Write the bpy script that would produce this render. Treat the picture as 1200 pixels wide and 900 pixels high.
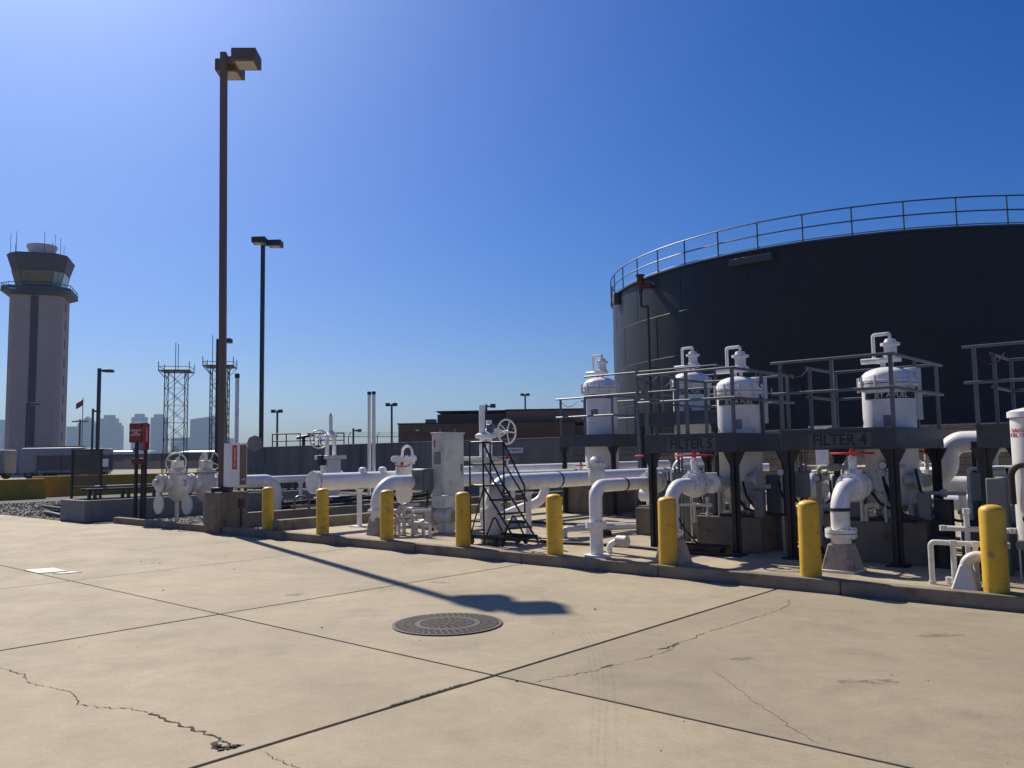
import bpy, math, random
from mathutils import Vector, Matrix
R = math.radians
random.seed(7)
for o in list(bpy.data.objects): bpy.data.objects.remove(o)
SC = bpy.context.scene
COL = SC.collection

# ------------------------------------------------------------ camera, sky, sun
cam_d = bpy.data.cameras.new('camera'); cam = bpy.data.objects.new('camera', cam_d); COL.objects.link(cam)
cam_d.sensor_width = 36; cam_d.lens = 29.25; cam_d.clip_start = .1; cam_d.clip_end = 20000
cam.matrix_world = Matrix.Translation((0, 0, 1.67)) @ Matrix.Rotation(R(90) + math.atan(83 / 975), 4, 'X') @ Matrix.Rotation(-.016, 4, 'Z')
SC.camera = cam
SUN_EL, SUN_AZ = R(43.2), R(32.7)          # azimuth measured from +Y towards -X
S = Vector((-math.sin(SUN_AZ) * math.cos(SUN_EL), math.cos(SUN_AZ) * math.cos(SUN_EL), math.sin(SUN_EL)))
W = bpy.data.worlds.new('World'); SC.world = W; W.use_nodes = True
nt = W.node_tree; bg = nt.nodes['Background']
sky = nt.nodes.new('ShaderNodeTexSky'); sky.sky_type = 'NISHITA'; sky.sun_disc = False
sky.sun_elevation = SUN_EL; sky.sun_rotation = -SUN_AZ; sky.air_density = 1.0; sky.dust_density = 1.6; sky.ozone_density = 5.0
hsv = nt.nodes.new('ShaderNodeHueSaturation'); hsv.inputs['Saturation'].default_value = 1.5; hsv.inputs['Hue'].default_value = .503
gain = nt.nodes.new('ShaderNodeMix'); gain.data_type = 'RGBA'; gain.blend_type = 'MULTIPLY'; gain.inputs['Factor'].default_value = 1; gain.inputs['B'].default_value = (.74,.97,1.38,1)   # camera white balance of the whole sky
nt.links.new(sky.outputs[0], hsv.inputs['Color']); nt.links.new(hsv.outputs[0], gain.inputs['A']); nt.links.new(gain.outputs['Result'], bg.inputs[0]); bg.inputs[1].default_value = .05
sl = bpy.data.lights.new('sun', 'SUN'); sl.energy = 5.0; sl.angle = R(.53); sl.color = (1, .90, .74)
so = bpy.data.objects.new('sun', sl); COL.objects.link(so); so.rotation_euler = S.to_track_quat('Z', 'Y').to_euler(); so.location = S * 50
SC.view_settings.view_transform = 'Standard'; SC.view_settings.look = 'None'
SC.view_settings.gamma = 1; SC.view_settings.exposure = .36; SC.view_settings.use_curve_mapping = False

# ------------------------------------------------------------ helpers
ANG = R(-41.6)
def Wd(u, v, z=0):                         # yard frame (u along the kerb, v away from it) to world
    return (u * math.cos(ANG) - v * math.sin(ANG), u * math.sin(ANG) + v * math.cos(ANG), z)

class MB:
    def __init__(s): s.v = []; s.f = []
    def add(s, vs, fs):
        b = len(s.v); s.v += [tuple(p) for p in vs]; s.f += [tuple(b + i for i in f) for f in fs]; return s
    def box(s, x0, x1, y0, y1, z0, z1):
        return s.add([(x0,y0,z0),(x1,y0,z0),(x1,y1,z0),(x0,y1,z0),(x0,y0,z1),(x1,y0,z1),(x1,y1,z1),(x0,y1,z1)],
                     [(3,2,1,0),(4,5,6,7),(0,1,5,4),(1,2,6,5),(2,3,7,6),(3,0,4,7)])
    def prism(s, poly, z0, z1, top=None):
        n = len(poly); t = top or poly
        return s.add([(x,y,z0) for x,y in poly] + [(x,y,z1) for x,y in t],
                     [tuple(range(n-1,-1,-1)), tuple(range(n,2*n))] + [(i,(i+1)%n,n+(i+1)%n,n+i) for i in range(n)])
    def tube(s, pts, r, n=12, cap=True):
        pts = [Vector(p) for p in pts]; rs = r if isinstance(r, (list, tuple)) else [r]*len(pts)
        t0 = (pts[1]-pts[0]).normalized(); a = t0.orthogonal().normalized(); vs = []
        for i, p in enumerate(pts):
            t = ((pts[min(i+1,len(pts)-1)]-pts[max(i-1,0)])).normalized()
            a = (a - t*a.dot(t)).normalized(); b = t.cross(a)
            vs += [p + (a*math.cos(2*math.pi*k/n) + b*math.sin(2*math.pi*k/n))*rs[i] for k in range(n)]
        m = len(pts); fs = [(i*n+k, i*n+(k+1)%n, (i+1)*n+(k+1)%n, (i+1)*n+k) for i in range(m-1) for k in range(n)]
        if cap: fs += [tuple(range(n-1,-1,-1)), tuple((m-1)*n+k for k in range(n))]
        return s.add(vs, fs)
    def cyl(s, p0, p1, r0, r1=None, n=20): return s.tube([p0, p1], [r0, r0 if r1 is None else r1], n)
    def lathe(s, prof, c=(0,0,0), ax='z', n=28):
        vs = []
        for r, h in prof:
            for k in range(n):
                a = 2*math.pi*k/n; x, y = r*math.cos(a), r*math.sin(a)
                p = (x,y,h) if ax == 'z' else ((h,x,y) if ax == 'x' else (y,h,x))
                vs.append((p[0]+c[0], p[1]+c[1], p[2]+c[2]))
        m = len(prof); fs = [(i*n+k, i*n+(k+1)%n, (i+1)*n+(k+1)%n, (i+1)*n+k) for i in range(m-1) for k in range(n)]
        fs += [tuple(range(n-1,-1,-1)), tuple((m-1)*n+k for k in range(n))]
        return s.add(vs, fs)
    def ring(s, c, ax, RR, r, n=28, m=8):
        vs = []; ax = Vector(ax).normalized(); a = ax.orthogonal().normalized(); b = ax.cross(a); c = Vector(c)
        for i in range(n):
            t = 2*math.pi*i/n; d = a*math.cos(t)+b*math.sin(t)
            for k in range(m):
                q = 2*math.pi*k/m; vs.append(c + d*(RR+r*math.cos(q)) + ax*(r*math.sin(q)))
        return s.add(vs, [(i*m+k, ((i+1)%n)*m+k, ((i+1)%n)*m+(k+1)%m, i*m+(k+1)%m) for i in range(n) for k in range(m)])
    def flange(s, c, ax, r, t=.035, nb=8, br=None):
        ax = Vector(ax).normalized(); c = Vector(c); a = ax.orthogonal().normalized(); b = ax.cross(a)
        s.cyl(c-ax*t/2, c+ax*t/2, r, n=24); br = br or r*.075
        for k in range(nb):
            q = 2*math.pi*(k+.5)/nb; p = c + (a*math.cos(q)+b*math.sin(q))*r*.84
            s.cyl(p-ax*(t/2+br*1.3), p+ax*(t/2+br*1.3), br, n=6)
        return s
    def build(s, name, mat, parent=None, bev=0, smooth=35):
        me = bpy.data.meshes.new(name); me.from_pydata(s.v, [], s.f)
        if smooth:
            me.polygons.foreach_set('use_smooth', [True]*len(me.polygons)); me.set_sharp_from_angle(angle=R(smooth))
        me.materials.append(M[mat] if isinstance(mat, str) else mat)
        o = bpy.data.objects.new(name, me); COL.objects.link(o); o.parent = parent
        if bev:
            b = o.modifiers.new('bevel', 'BEVEL'); b.width = bev; b.segments = 2; b.limit_method = 'ANGLE'; b.angle_limit = R(50)
        return o

def fillet(pts, rad, n=8):
    pts = [Vector(p) for p in pts]; out = [pts[0]]
    for i in range(1, len(pts)-1):
        p = pts[i]; d0 = (pts[i-1]-p).normalized(); d1 = (pts[i+1]-p).normalized(); ang = d0.angle(d1)
        if ang > 3.1: out.append(p); continue
        L = min(rad/math.tan(ang/2), (pts[i-1]-p).length*.98, (pts[i+1]-p).length*.98); rr = L*math.tan(ang/2)
        c = p + (d0+d1).normalized()*(rr/math.sin(ang/2)); a = p+d0*L-c; b = p+d1*L-c; w = a.angle(b)
        out += [c + (a*math.sin((1-k/n)*w) + b*math.sin(k/n*w))/math.sin(w) for k in range(n+1)]
    return out + [pts[-1]]

def tag(o, label, cat, group=None):
    o['label'] = label; o['category'] = cat; o['kind'] = 'thing'
    if group: o['group'] = group
    return o
def thing(name, label, cat, loc=(0,0,0), rz=0, group=None):
    o = bpy.data.objects.new(name, None); COL.objects.link(o); o.location = loc; o.rotation_euler = (0,0,rz); o.empty_display_size = .2
    return tag(o, label, cat, group)
def yard(name, label, cat, u, v, z=.16, group=None): return thing(name, label, cat, Wd(u, v, z), ANG, group)
def place(o, loc, rz=0): o.location = loc; o.rotation_euler = (0,0,rz); return o
def struct(o): o['kind'] = 'structure'; return o
def dup(root, loc, rz, label=None):
    r = root.copy(); COL.objects.link(r); r.location = loc; r.rotation_euler = (0,0,rz)
    if label: r['label'] = label
    for ch in list(root.children):
        c = ch.copy(); COL.objects.link(c); c.parent = r
        for g in ch.children:
            d = g.copy(); COL.objects.link(d); d.parent = c
    return r
def text(name, body, size, mat, parent, loc, rot=(R(90),0,0), bend=None, sx=1, align='CENTER', bold=.012):
    cu = bpy.data.curves.new(name, 'FONT'); cu.body = body; cu.size = size; cu.align_x = align; cu.align_y = 'CENTER'; cu.offset = bold*size
    cu.extrude = .0015; cu.resolution_u = 3; cu.space_line = .85
    t = bpy.data.objects.new(name, cu); COL.objects.link(t)
    bpy.context.view_layer.update()
    me = bpy.data.meshes.new_from_object(t.evaluated_get(bpy.context.evaluated_depsgraph_get()))
    bpy.data.objects.remove(t); bpy.data.curves.remove(cu)
    for v in me.vertices: v.co.x *= sx
    if bend:                               # wrap about a vertical axis: radius, mid angle
        rad, a0 = bend
        for v in me.vertices:
            a = a0 + v.co.x/rad; rr = rad + v.co.z; v.co = (rr*math.cos(a), rr*math.sin(a), v.co.y)
        rot = (0,0,0)
    me.materials.clear(); me.materials.append(M[mat])
    o = bpy.data.objects.new(name, me); COL.objects.link(o); o.parent = parent; o.location = loc; o.rotation_euler = rot
    return o

# ------------------------------------------------------------ materials
M = {}
def mat(name, c, rough=.5, metal=0, var=.12, scale=2.5, bump=0, bscale=60, dirt=None, dirt_lo=.55, dirt_hi=.75, dscale=1.2, stretch=(1,1,1), pos=False, coat=0, spec=.5):
    m = bpy.data.materials.new(name); m.use_nodes = True; n = m.node_tree.nodes; l = m.node_tree.links; b = n['Principled BSDF']
    if pos: src = n.new('ShaderNodeNewGeometry').outputs['Position']
    else: src = n.new('ShaderNodeTexCoord').outputs['Object']
    mp = n.new('ShaderNodeMapping'); mp.inputs['Scale'].default_value = stretch; l.new(src, mp.inputs[0])
    if not pos:
        oi = n.new('ShaderNodeObjectInfo'); mul = n.new('ShaderNodeMath'); mul.operation = 'MULTIPLY'; mul.inputs[1].default_value = 37
        l.new(oi.outputs['Random'], mul.inputs[0]); l.new(mul.outputs[0], mp.inputs['Location'])
    def noise(sc, det=5, ro=.6):
        t = n.new('ShaderNodeTexNoise'); t.inputs['Scale'].default_value = sc; t.inputs['Detail'].default_value = det; t.inputs['Roughness'].default_value = ro
        l.new(mp.outputs[0], t.inputs['Vector']); return t.outputs['Fac']
    rp = n.new('ShaderNodeMapRange'); rp.inputs[1].default_value = .3; rp.inputs[2].default_value = .7; rp.inputs[3].default_value = 1-var; rp.inputs[4].default_value = 1+var
    l.new(noise(scale), rp.inputs[0])
    mx = n.new('ShaderNodeVectorMath'); mx.operation = 'SCALE'; mx.inputs[0].default_value = c[:3]; l.new(rp.outputs[0], mx.inputs['Scale'])
    out = mx.outputs[0]; m['chain'] = 1
    if dirt:
        cr = n.new('ShaderNodeMapRange'); cr.interpolation_type = 'SMOOTHSTEP'; cr.inputs[1].default_value = dirt_lo; cr.inputs[2].default_value = dirt_hi; cr.inputs[4].default_value = dirt[3] if len(dirt) > 3 else .8
        l.new(noise(dscale, 8, .65), cr.inputs[0]); mm = n.new('ShaderNodeMix'); mm.data_type = 'RGBA'
        l.new(cr.outputs[0], mm.inputs['Factor']); l.new(out, mm.inputs['A']); mm.inputs['B'].default_value = (*dirt[:3], 1); out = mm.outputs['Result']
    l.new(out, b.inputs['Base Color'])
    b.inputs['Metallic'].default_value = metal; b.inputs['Specular IOR Level'].default_value = spec
    rr = n.new('ShaderNodeMapRange'); rr.inputs[3].default_value = max(.02, rough-.1); rr.inputs[4].default_value = min(1, rough+.1); l.new(noise(scale*3), rr.inputs[0]); l.new(rr.outputs[0], b.inputs['Roughness'])
    if coat: b.inputs['Coat Weight'].default_value = coat
    if bump:
        bp = n.new('ShaderNodeBump'); bp.inputs['Strength'].default_value = bump; bp.inputs['Distance'].default_value = .01; l.new(noise(bscale, 6, .7), bp.inputs['Height']); l.new(bp.outputs[0], b.inputs['Normal'])
    M[name] = m; return m

mat('concrete', (.30,.255,.178), .8, var=.13, scale=.55, bump=.25, bscale=45, dirt=(.20,.175,.13,.65), dirt_lo=.48, dirt_hi=.72, dscale=.9, pos=True, spec=.35)
def weathered(m, sc=1.0):
    n = m.node_tree.nodes; l = m.node_tree.links; b = n['Principled BSDF']; src = b.inputs['Base Color'].links[0].from_socket; g_ = n.new('ShaderNodeNewGeometry').outputs['Position']
    def layer(src, scale, lo, hi, a, bb, det=10, tex='noise'):
        t = n.new('ShaderNodeTexNoise'); t.inputs['Scale'].default_value = scale*sc; t.inputs['Detail'].default_value = det; t.inputs['Roughness'].default_value = .72; l.new(g_, t.inputs['Vector'])
        r = n.new('ShaderNodeMapRange'); r.inputs[1].default_value = lo; r.inputs[2].default_value = hi; r.inputs[3].default_value = a; r.inputs[4].default_value = bb; l.new(t.outputs['Fac'], r.inputs[0])
        v = n.new('ShaderNodeVectorMath'); v.operation = 'SCALE'; l.new(src, v.inputs[0]); l.new(r.outputs[0], v.inputs['Scale']); return v.outputs[0]
    src = layer(src, 5, .3, .7, .9, 1.1); src = layer(src, 38, .3, .7, .88, 1.12); src = layer(src, 150, .66, .74, 1.0, .62, 4); src = layer(src, 90, .70, .76, 1.0, 1.35, 3)
    oi = n.new('ShaderNodeObjectInfo'); r = n.new('ShaderNodeMapRange'); r.inputs[3].default_value = .90; r.inputs[4].default_value = 1.06; l.new(oi.outputs['Random'], r.inputs[0])
    v = n.new('ShaderNodeVectorMath'); v.operation = 'SCALE'; l.new(src, v.inputs[0]); l.new(r.outputs[0], v.inputs['Scale']); l.new(v.outputs[0], b.inputs['Base Color'])
weathered(M['concrete'])
mat('slab_concrete', (.37,.32,.225), .85, var=.16, scale=1.1, bump=.3, bscale=50, dirt=(.2,.16,.11,.7), dirt_lo=.5, dirt_hi=.7, dscale=1.4, pos=True, spec=.3)
weathered(M['slab_concrete'])
mat('kerb_concrete', (.22,.19,.145), .9, var=.2, scale=2.2, bump=.4, bscale=40, dirt=(.10,.085,.065,.8), dirt_lo=.5, dirt_hi=.72, dscale=3, pos=True, spec=.3)
mat('block_concrete', (.20,.17,.13), .9, var=.2, scale=3, bump=.4, bscale=40, dirt=(.10,.06,.035,.8), dirt_lo=.52, dirt_hi=.75, dscale=2.2, spec=.3)
mat('grey_concrete', (.20,.20,.195), .9, var=.15, scale=2, bump=.3, bscale=40, dirt=(.11,.11,.11,.6), dscale=2, spec=.3)
mat('wall_concrete', (.23,.20,.165), .92, var=.2, scale=1.2, bump=.3, bscale=20, dirt=(.07,.068,.062,.75), dirt_lo=.48, dirt_hi=.7, dscale=1.5, stretch=(1,1,.12), pos=True, spec=.2)
mat('joint', (.045,.038,.03), .95, var=.3, scale=8, pos=True)
mat('crack', (.03,.024,.018), .95, var=.4, scale=20, pos=True)
mat('oil', (.19,.16,.12), .7, var=.25, scale=9, pos=True)
mat('ground', (.19,.175,.15), .95, var=.2, scale=.05, dirt=(.11,.10,.085,.7), dscale=.02, pos=True)
mat('gravel_bed', (.075,.07,.066), .95, var=.6, scale=14, bump=1, bscale=22, pos=True)
mat('gravel', (.12,.112,.105), .95, var=.7, scale=5, pos=True)
mat('white_paint', (.74,.74,.73), .38, var=.07, scale=4, bump=.05, bscale=14, dirt=(.34,.27,.19,.5), dirt_lo=.56, dirt_hi=.74, dscale=3.5)
mat('dirty_white', (.58,.57,.53), .5, var=.1, scale=5, dirt=(.25,.19,.13,.6), dirt_lo=.52, dirt_hi=.74, dscale=4)
mat('yellow_paint', (.66,.40,.025), .5, var=.1, scale=5, bump=.12, bscale=70, dirt=(.24,.17,.06,.75), dirt_lo=.56, dirt_hi=.68, dscale=9)
mat('barrier_yellow', (.58,.30,.02), .8, var=.2, scale=1.5, dirt=(.26,.14,.03,.6), dscale=1.5)
mat('pedestal', (.36,.33,.29), .85, var=.2, scale=5, bump=.3, bscale=40, dirt=(.14,.11,.08,.8), dirt_lo=.48, dirt_hi=.68, dscale=5)
mat('steel', (.034,.043,.057), .5, var=.25, scale=6, dirt=(.02,.023,.03,.7), dscale=4)
mat('galvanized', (.12,.13,.15), .42, metal=.5, var=.15, scale=9)
mat('dark_steel', (.017,.018,.021), .5, var=.2, scale=6)
mat('black', (.012,.012,.013), .5, var=.2, scale=6)
mat('rubber', (.02,.02,.02), .6, var=.2, scale=9)
mat('red_paint', (.50,.03,.025), .4, var=.12, scale=6)
mat('dark_red', (.09,.009,.009), .5, var=.15, scale=6)
mat('sign_red', (.42,.025,.025), .5, var=.08, scale=3)
mat('shutoff_red', (.2,.018,.02), .5, var=.1, scale=3)
mat('sign_white', (.75,.75,.74), .5, var=.04, scale=3)
mat('plate_white', (.5,.49,.46), .7, var=.15, scale=6, pos=True)
mat('plate_grey', (.18,.18,.18), .4, metal=.5, var=.1, scale=8)
mat('grey_box', (.13,.145,.15), .5, var=.1, scale=5)
mat('bronze', (.14,.098,.076), .5, var=.2, scale=1.2, stretch=(1,1,.2), dirt=(.085,.058,.045,.6), dscale=1.5)
mat('lamp_dark', (.035,.033,.036), .5, var=.1, scale=3)
mat('lens', (.55,.5,.42), .25, var=.05, scale=3)
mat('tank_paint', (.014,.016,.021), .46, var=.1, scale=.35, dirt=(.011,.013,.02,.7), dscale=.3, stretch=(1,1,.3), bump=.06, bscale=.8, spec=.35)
mat('tank_rail', (.05,.055,.06), .5, var=.1, scale=4)
mat('iron', (.045,.037,.031), .65, metal=0, var=.3, scale=14, dirt=(.08,.068,.055,.5), dscale=9)
mat('iron_pit', (.008,.007,.006), .9, var=.3, scale=14)
mat('tower_wall', (.42,.355,.32), .9, var=.06, scale=.25, bump=.1, bscale=3)
mat('tower_dark', (.07,.072,.09), .6, var=.08, scale=.4)
mat('tower_teal', (.035,.085,.10), .5, var=.1, scale=.6)
mat('radome', (.7,.68,.66), .6, var=.04, scale=.5)
mat('glass', (.04,.05,.06), .06, var=.05, scale=1, spec=1)
mat('glass_bright', (.25,.38,.40), .05, var=.05, scale=1, spec=1)
mat('brick_brown', (.17,.09,.055), .9, var=.12, scale=1, bump=.2, bscale=8)
mat('brick_tan', (.28,.155,.095), .9, var=.1, scale=1)
mat('trim_dark', (.05,.04,.038), .8, var=.1, scale=1)
mat('city_a', (.12,.13,.15), .7, var=.08, scale=.02)
mat('city_b', (.08,.09,.11), .6, var=.08, scale=.02)
mat('city_glass', (.06,.07,.09), .35, var=.1, scale=.02)
mat('aluminium', (.36,.33,.30), .55, metal=0, var=.12, scale=1.2, dirt=(.25,.22,.2,.6), dscale=1)
mat('truck_grey', (.34,.31,.28), .6, var=.12, scale=1.5, dirt=(.16,.15,.14,.6), dscale=1.2)
mat('plane_white', (.72,.73,.75), .3, var=.03, scale=.5)
mat('plane_blue', (.06,.09,.2), .4, var=.05, scale=.5)
mat('lattice', (.045,.045,.05), .5, metal=.2, var=.1, scale=3)
mat('flag', (.35,.05,.06), .8, var=.1, scale=2)
mat('haze_off', (.5,.5,.5))
def mesh_fabric():
    m = mat('screen_mesh', (.09,.085,.075), .9, var=.15, scale=1.5); n = m.node_tree.nodes; l = m.node_tree.links
    t = n.new('ShaderNodeBsdfTransparent'); mx = n.new('ShaderNodeMixShader'); mx.inputs[0].default_value = .72
    l.new(t.outputs[0], mx.inputs[1]); l.new(n['Principled BSDF'].outputs[0], mx.inputs[2]); l.new(mx.outputs[0], n['Material Output'].inputs[0])
mesh_fabric()
def block_wall():
    m = mat('block_wall', (.26,.215,.16), .92, var=.15, scale=1.2, dirt=(.12,.10,.08,.6), dscale=1.5, pos=True, spec=.2); n = m.node_tree.nodes; l = m.node_tree.links
    tc = n.new('ShaderNodeTexCoord'); mp = n.new('ShaderNodeMapping'); mp.inputs['Rotation'].default_value = (R(90),0,0); l.new(tc.outputs['Object'], mp.inputs[0])
    br = n.new('ShaderNodeTexBrick'); br.inputs['Scale'].default_value = 1; br.inputs['Brick Width'].default_value = .4; br.inputs['Row Height'].default_value = .2; br.inputs['Mortar Size'].default_value = .012; br.inputs['Color1'].default_value = (1,1,1,1); br.inputs['Color2'].default_value = (.85,.85,.85,1); br.inputs['Mortar'].default_value = (.45,.45,.45,1); l.new(mp.outputs[0], br.inputs['Vector'])
    mm = n.new('ShaderNodeMix'); mm.data_type = 'RGBA'; mm.blend_type = 'MULTIPLY'; mm.inputs['Factor'].default_value = 1; b = n['Principled BSDF']; src = b.inputs['Base Color'].links[0].from_socket
    l.new(src, mm.inputs['A']); l.new(br.outputs['Color'], mm.inputs['B']); l.new(mm.outputs['Result'], b.inputs['Base Color'])
block_wall()
def clear_panel():
    m = mat('panel_clear', (.05,.055,.06), .15, var=.1, scale=2); n = m.node_tree.nodes; l = m.node_tree.links
    t = n.new('ShaderNodeBsdfTransparent'); mx = n.new('ShaderNodeMixShader'); mx.inputs[0].default_value = .5
    l.new(t.outputs[0], mx.inputs[1]); l.new(n['Principled BSDF'].outputs[0], mx.inputs[2]); l.new(mx.outputs[0], n['Material Output'].inputs[0])
clear_panel()

# ------------------------------------------------------------ ground, apron, kerb, slab
g = struct(MB().box(-5000,5000,-3000,6000,-.6,-.08).build('ground', 'ground', smooth=0))
apron = struct(place(MB().box(-80,60,-60,9.78,-.07,-.03).build('apron', 'joint', smooth=0), (0,0,0), ANG))
UL = [-80,-60,-44,-36,-28.1,-20,-12.58,-8.5,-4.44,-.4,3.7,7.8,12,20,40,60]
VL = [-60,-40,-20,-10.4,-5.35,-.3,4.75,9.78]
gap = {-4.44: .018, 4.75: .011}
for i in range(len(UL)-1):
    for j in range(len(VL)-1):
        x0 = UL[i]+gap.get(UL[i], .014); x1 = UL[i+1]-gap.get(UL[i+1], .014); y0 = VL[j]+gap.get(VL[j], .010); y1 = VL[j+1]-gap.get(VL[j+1], .010)
        o = MB().box(x0,x1,y0,y1,-.03,random.uniform(-.0015,.0015)).build('slab', 'concrete', apron, bev=.006, smooth=0)
def ribbon(pts, w0, w1, z, jit, sub=7, seed=1):
    rnd = random.Random(seed); P = []
    for (x0,y0),(x1,y1) in zip(pts, pts[1:]):
        for k in range(sub):
            t = k/sub; P.append((x0+(x1-x0)*t+rnd.uniform(-jit,jit), y0+(y1-y0)*t+rnd.uniform(-jit,jit)))
    P.append(pts[-1]); vs = []; n = len(P)
    for i,(x,y) in enumerate(P):
        a = P[max(i-1,0)]; b = P[min(i+1,n-1)]; dx, dy = b[0]-a[0], b[1]-a[1]; L = math.hypot(dx,dy) or 1
        w = rnd.uniform(w0,w1)*(.25 if i in (0,n-1) else 1); vs += [(x-dy/L*w, y+dx/L*w, z), (x+dy/L*w, y-dx/L*w, z)]
    return vs, [(2*i,2*i+1,2*i+3,2*i+2) for i in range(n-1)]
def crack(pts, w0, w1, jit, seed, m='crack', z=.0028, sub=7):
    iv = [(x*math.cos(-ANG)-y*math.sin(-ANG), x*math.sin(-ANG)+y*math.cos(-ANG)) for x,y in pts]
    vs, fs = ribbon(iv, w0, w1, z, jit, sub, seed); MB().add(vs, fs).build('crack', m, apron, smooth=0)
crack([(-4.24,6.99),(-3.91,6.76),(-3.71,6.5),(-3.46,6.35),(-3.22,6.2),(-3.02,5.9),(-2.83,5.83),(-2.64,5.8),(-2.45,5.7)], .001,.0055,.018,1)
crack([(-2.45,5.7),(-2.18,5.46),(-2.0,5.33),(-1.8,5.15),(-1.69,5.03),(-1.61,5.05)], .002,.013,.02,2)
crack([(-1.80,5.09),(-1.73,5.0),(-1.66,4.98),(-1.62,5.03)], .006,.035,.02,9)
crack([(-1.78,5.02),(-1.70,4.96)], .006,.026,.02,10)
crack([(3.09,9.56),(2.96,9.2),(2.76,8.91),(2.5,8.63),(2.23,8.37),(1.78,7.89)], .001,.004,.015,3)
crack([(1.78,7.89),(1.37,7.4),(1.3,7.21),(.93,6.86),(.56,6.56),(.35,6.43),(.12,6.28)], .001,.005,.022,4)
crack([(1.42,7.46),(1.3,7.3),(1.2,7.24)], .003,.016,.015,11); crack([(.76,6.75),(.66,6.66)], .004,.018,.012,12)
crack([(-1.46,4.91),(-1.34,4.79),(-1.22,4.69),(-1.1,4.5)], .001,.004,.015,5)
crack([(1.5,6.56),(1.55,6.1),(1.58,5.77),(1.64,5.27),(1.72,4.9)], .0006,.002,.02,6)
crack([(-.20-.066*k, 6.5-.075*k) for k in range(3,11)], .002,.012,.008,13)
# tyre scuffs and drips on the apron: flat dark marks
def stain(x, y, rx, ry, rot, seed):
    rnd = random.Random(seed); vs = []; n = 22
    for k in range(n):
        a = 2*math.pi*k/n; q = rnd.uniform(.75,1.1); px, py = rx*q*math.cos(a), ry*q*math.sin(a)
        X, Y = x+px*math.cos(rot)-py*math.sin(rot), y+px*math.sin(rot)+py*math.cos(rot)
        vs.append((X*math.cos(-ANG)-Y*math.sin(-ANG), X*math.sin(-ANG)+Y*math.cos(-ANG), .0026))
    MB().add(vs, [tuple(range(n))]).build('oil_stain', 'stain', apron, smooth=0)
def soft(name, c, f):
    m = mat(name, c, .8, var=.2, scale=12, pos=True); n = m.node_tree.nodes; l = m.node_tree.links
    t = n.new('ShaderNodeBsdfTransparent'); mx = n.new('ShaderNodeMixShader')
    no = n.new('ShaderNodeTexNoise'); no.inputs['Scale'].default_value = 14; no.inputs['Detail'].default_value = 6
    g_ = n.new('ShaderNodeNewGeometry'); l.new(g_.outputs['Position'], no.inputs['Vector'])
    r = n.new('ShaderNodeMapRange'); r.inputs[1].default_value = .35; r.inputs[2].default_value = .7; r.inputs[4].default_value = f; l.new(no.outputs['Fac'], r.inputs[0])
    l.new(r.outputs[0], mx.inputs[0]); l.new(t.outputs[0], mx.inputs[1]); l.new(n['Principled BSDF'].outputs[0], mx.inputs[2]); l.new(mx.outputs[0], n['Material Output'].inputs[0])
soft('stain', (.14,.12,.095), .55); soft('tyre', (.2,.17,.13), .11)
for k, (x, y, rx, ry, rot) in enumerate([(2.40,6.17,.10,.05,0),(2.62,6.15,.15,.07,0),(3.77,7.6,.25,.06,.1),(1.82,6.88,.12,.05,0),(4.3,6.0,.1,.05,.3),(-2.7,10.4,.15,.1,.3),(-1.0,11.2,.2,.06,-.4)]): stain(x, y, rx, ry, rot, 40+k)
rs = random.Random(77)
for k in range(16):
    uu, vv = rs.uniform(-17,-1), rs.uniform(2.5,9.2); X, Y, _ = Wd(uu, vv); rot = rs.uniform(-1,1); rx, ry = rs.uniform(.12,.45), rs.uniform(.05,.16)
    vs = []
    for j in range(20):
        a = 2*math.pi*j/20; q = rs.uniform(.7,1.15); px, py = rx*q*math.cos(a), ry*q*math.sin(a); vs.append((uu+px*math.cos(rot)-py*math.sin(rot), vv+px*math.sin(rot)+py*math.cos(rot), .0024))
    MB().add(vs, [tuple(range(20))]).build('smudge', 'tyre', apron, smooth=0)
for d in (0, .04, .085, .15):
    crack([(.40+d,9.3),(.53+d,8.64),(.6+d,7.8),(.6+d,7.02),(.56+d,6.3),(.5+d,5.64),(.38+d,4.61)], .008,.012,.002,20,'tyre',.0022,4)
rnd = random.Random(5); mb = MB()                      # grit and droppings scattered on the concrete
for k in range(150):
    u, v = rnd.uniform(-16,1), rnd.uniform(1,9.6); q = rnd.uniform(.003,.009) if k % 9 else rnd.uniform(.012,.022)
    mb.add([(u+q*math.cos(a),v+q*math.sin(a)*.8,.0) for a in (0,1.26,2.5,3.8,5)]+[(u,v,q*.7)], [(0,1,5),(1,2,5),(2,3,5),(3,4,5),(4,0,5)])
o = place(mb.build('grit', 'joint', None, smooth=0), (0,0,.001), ANG); o['kind'] = 'stuff'; o['label'] = 'scattered dark grit on the pale concrete apron'; o['category'] = 'grit'

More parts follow.
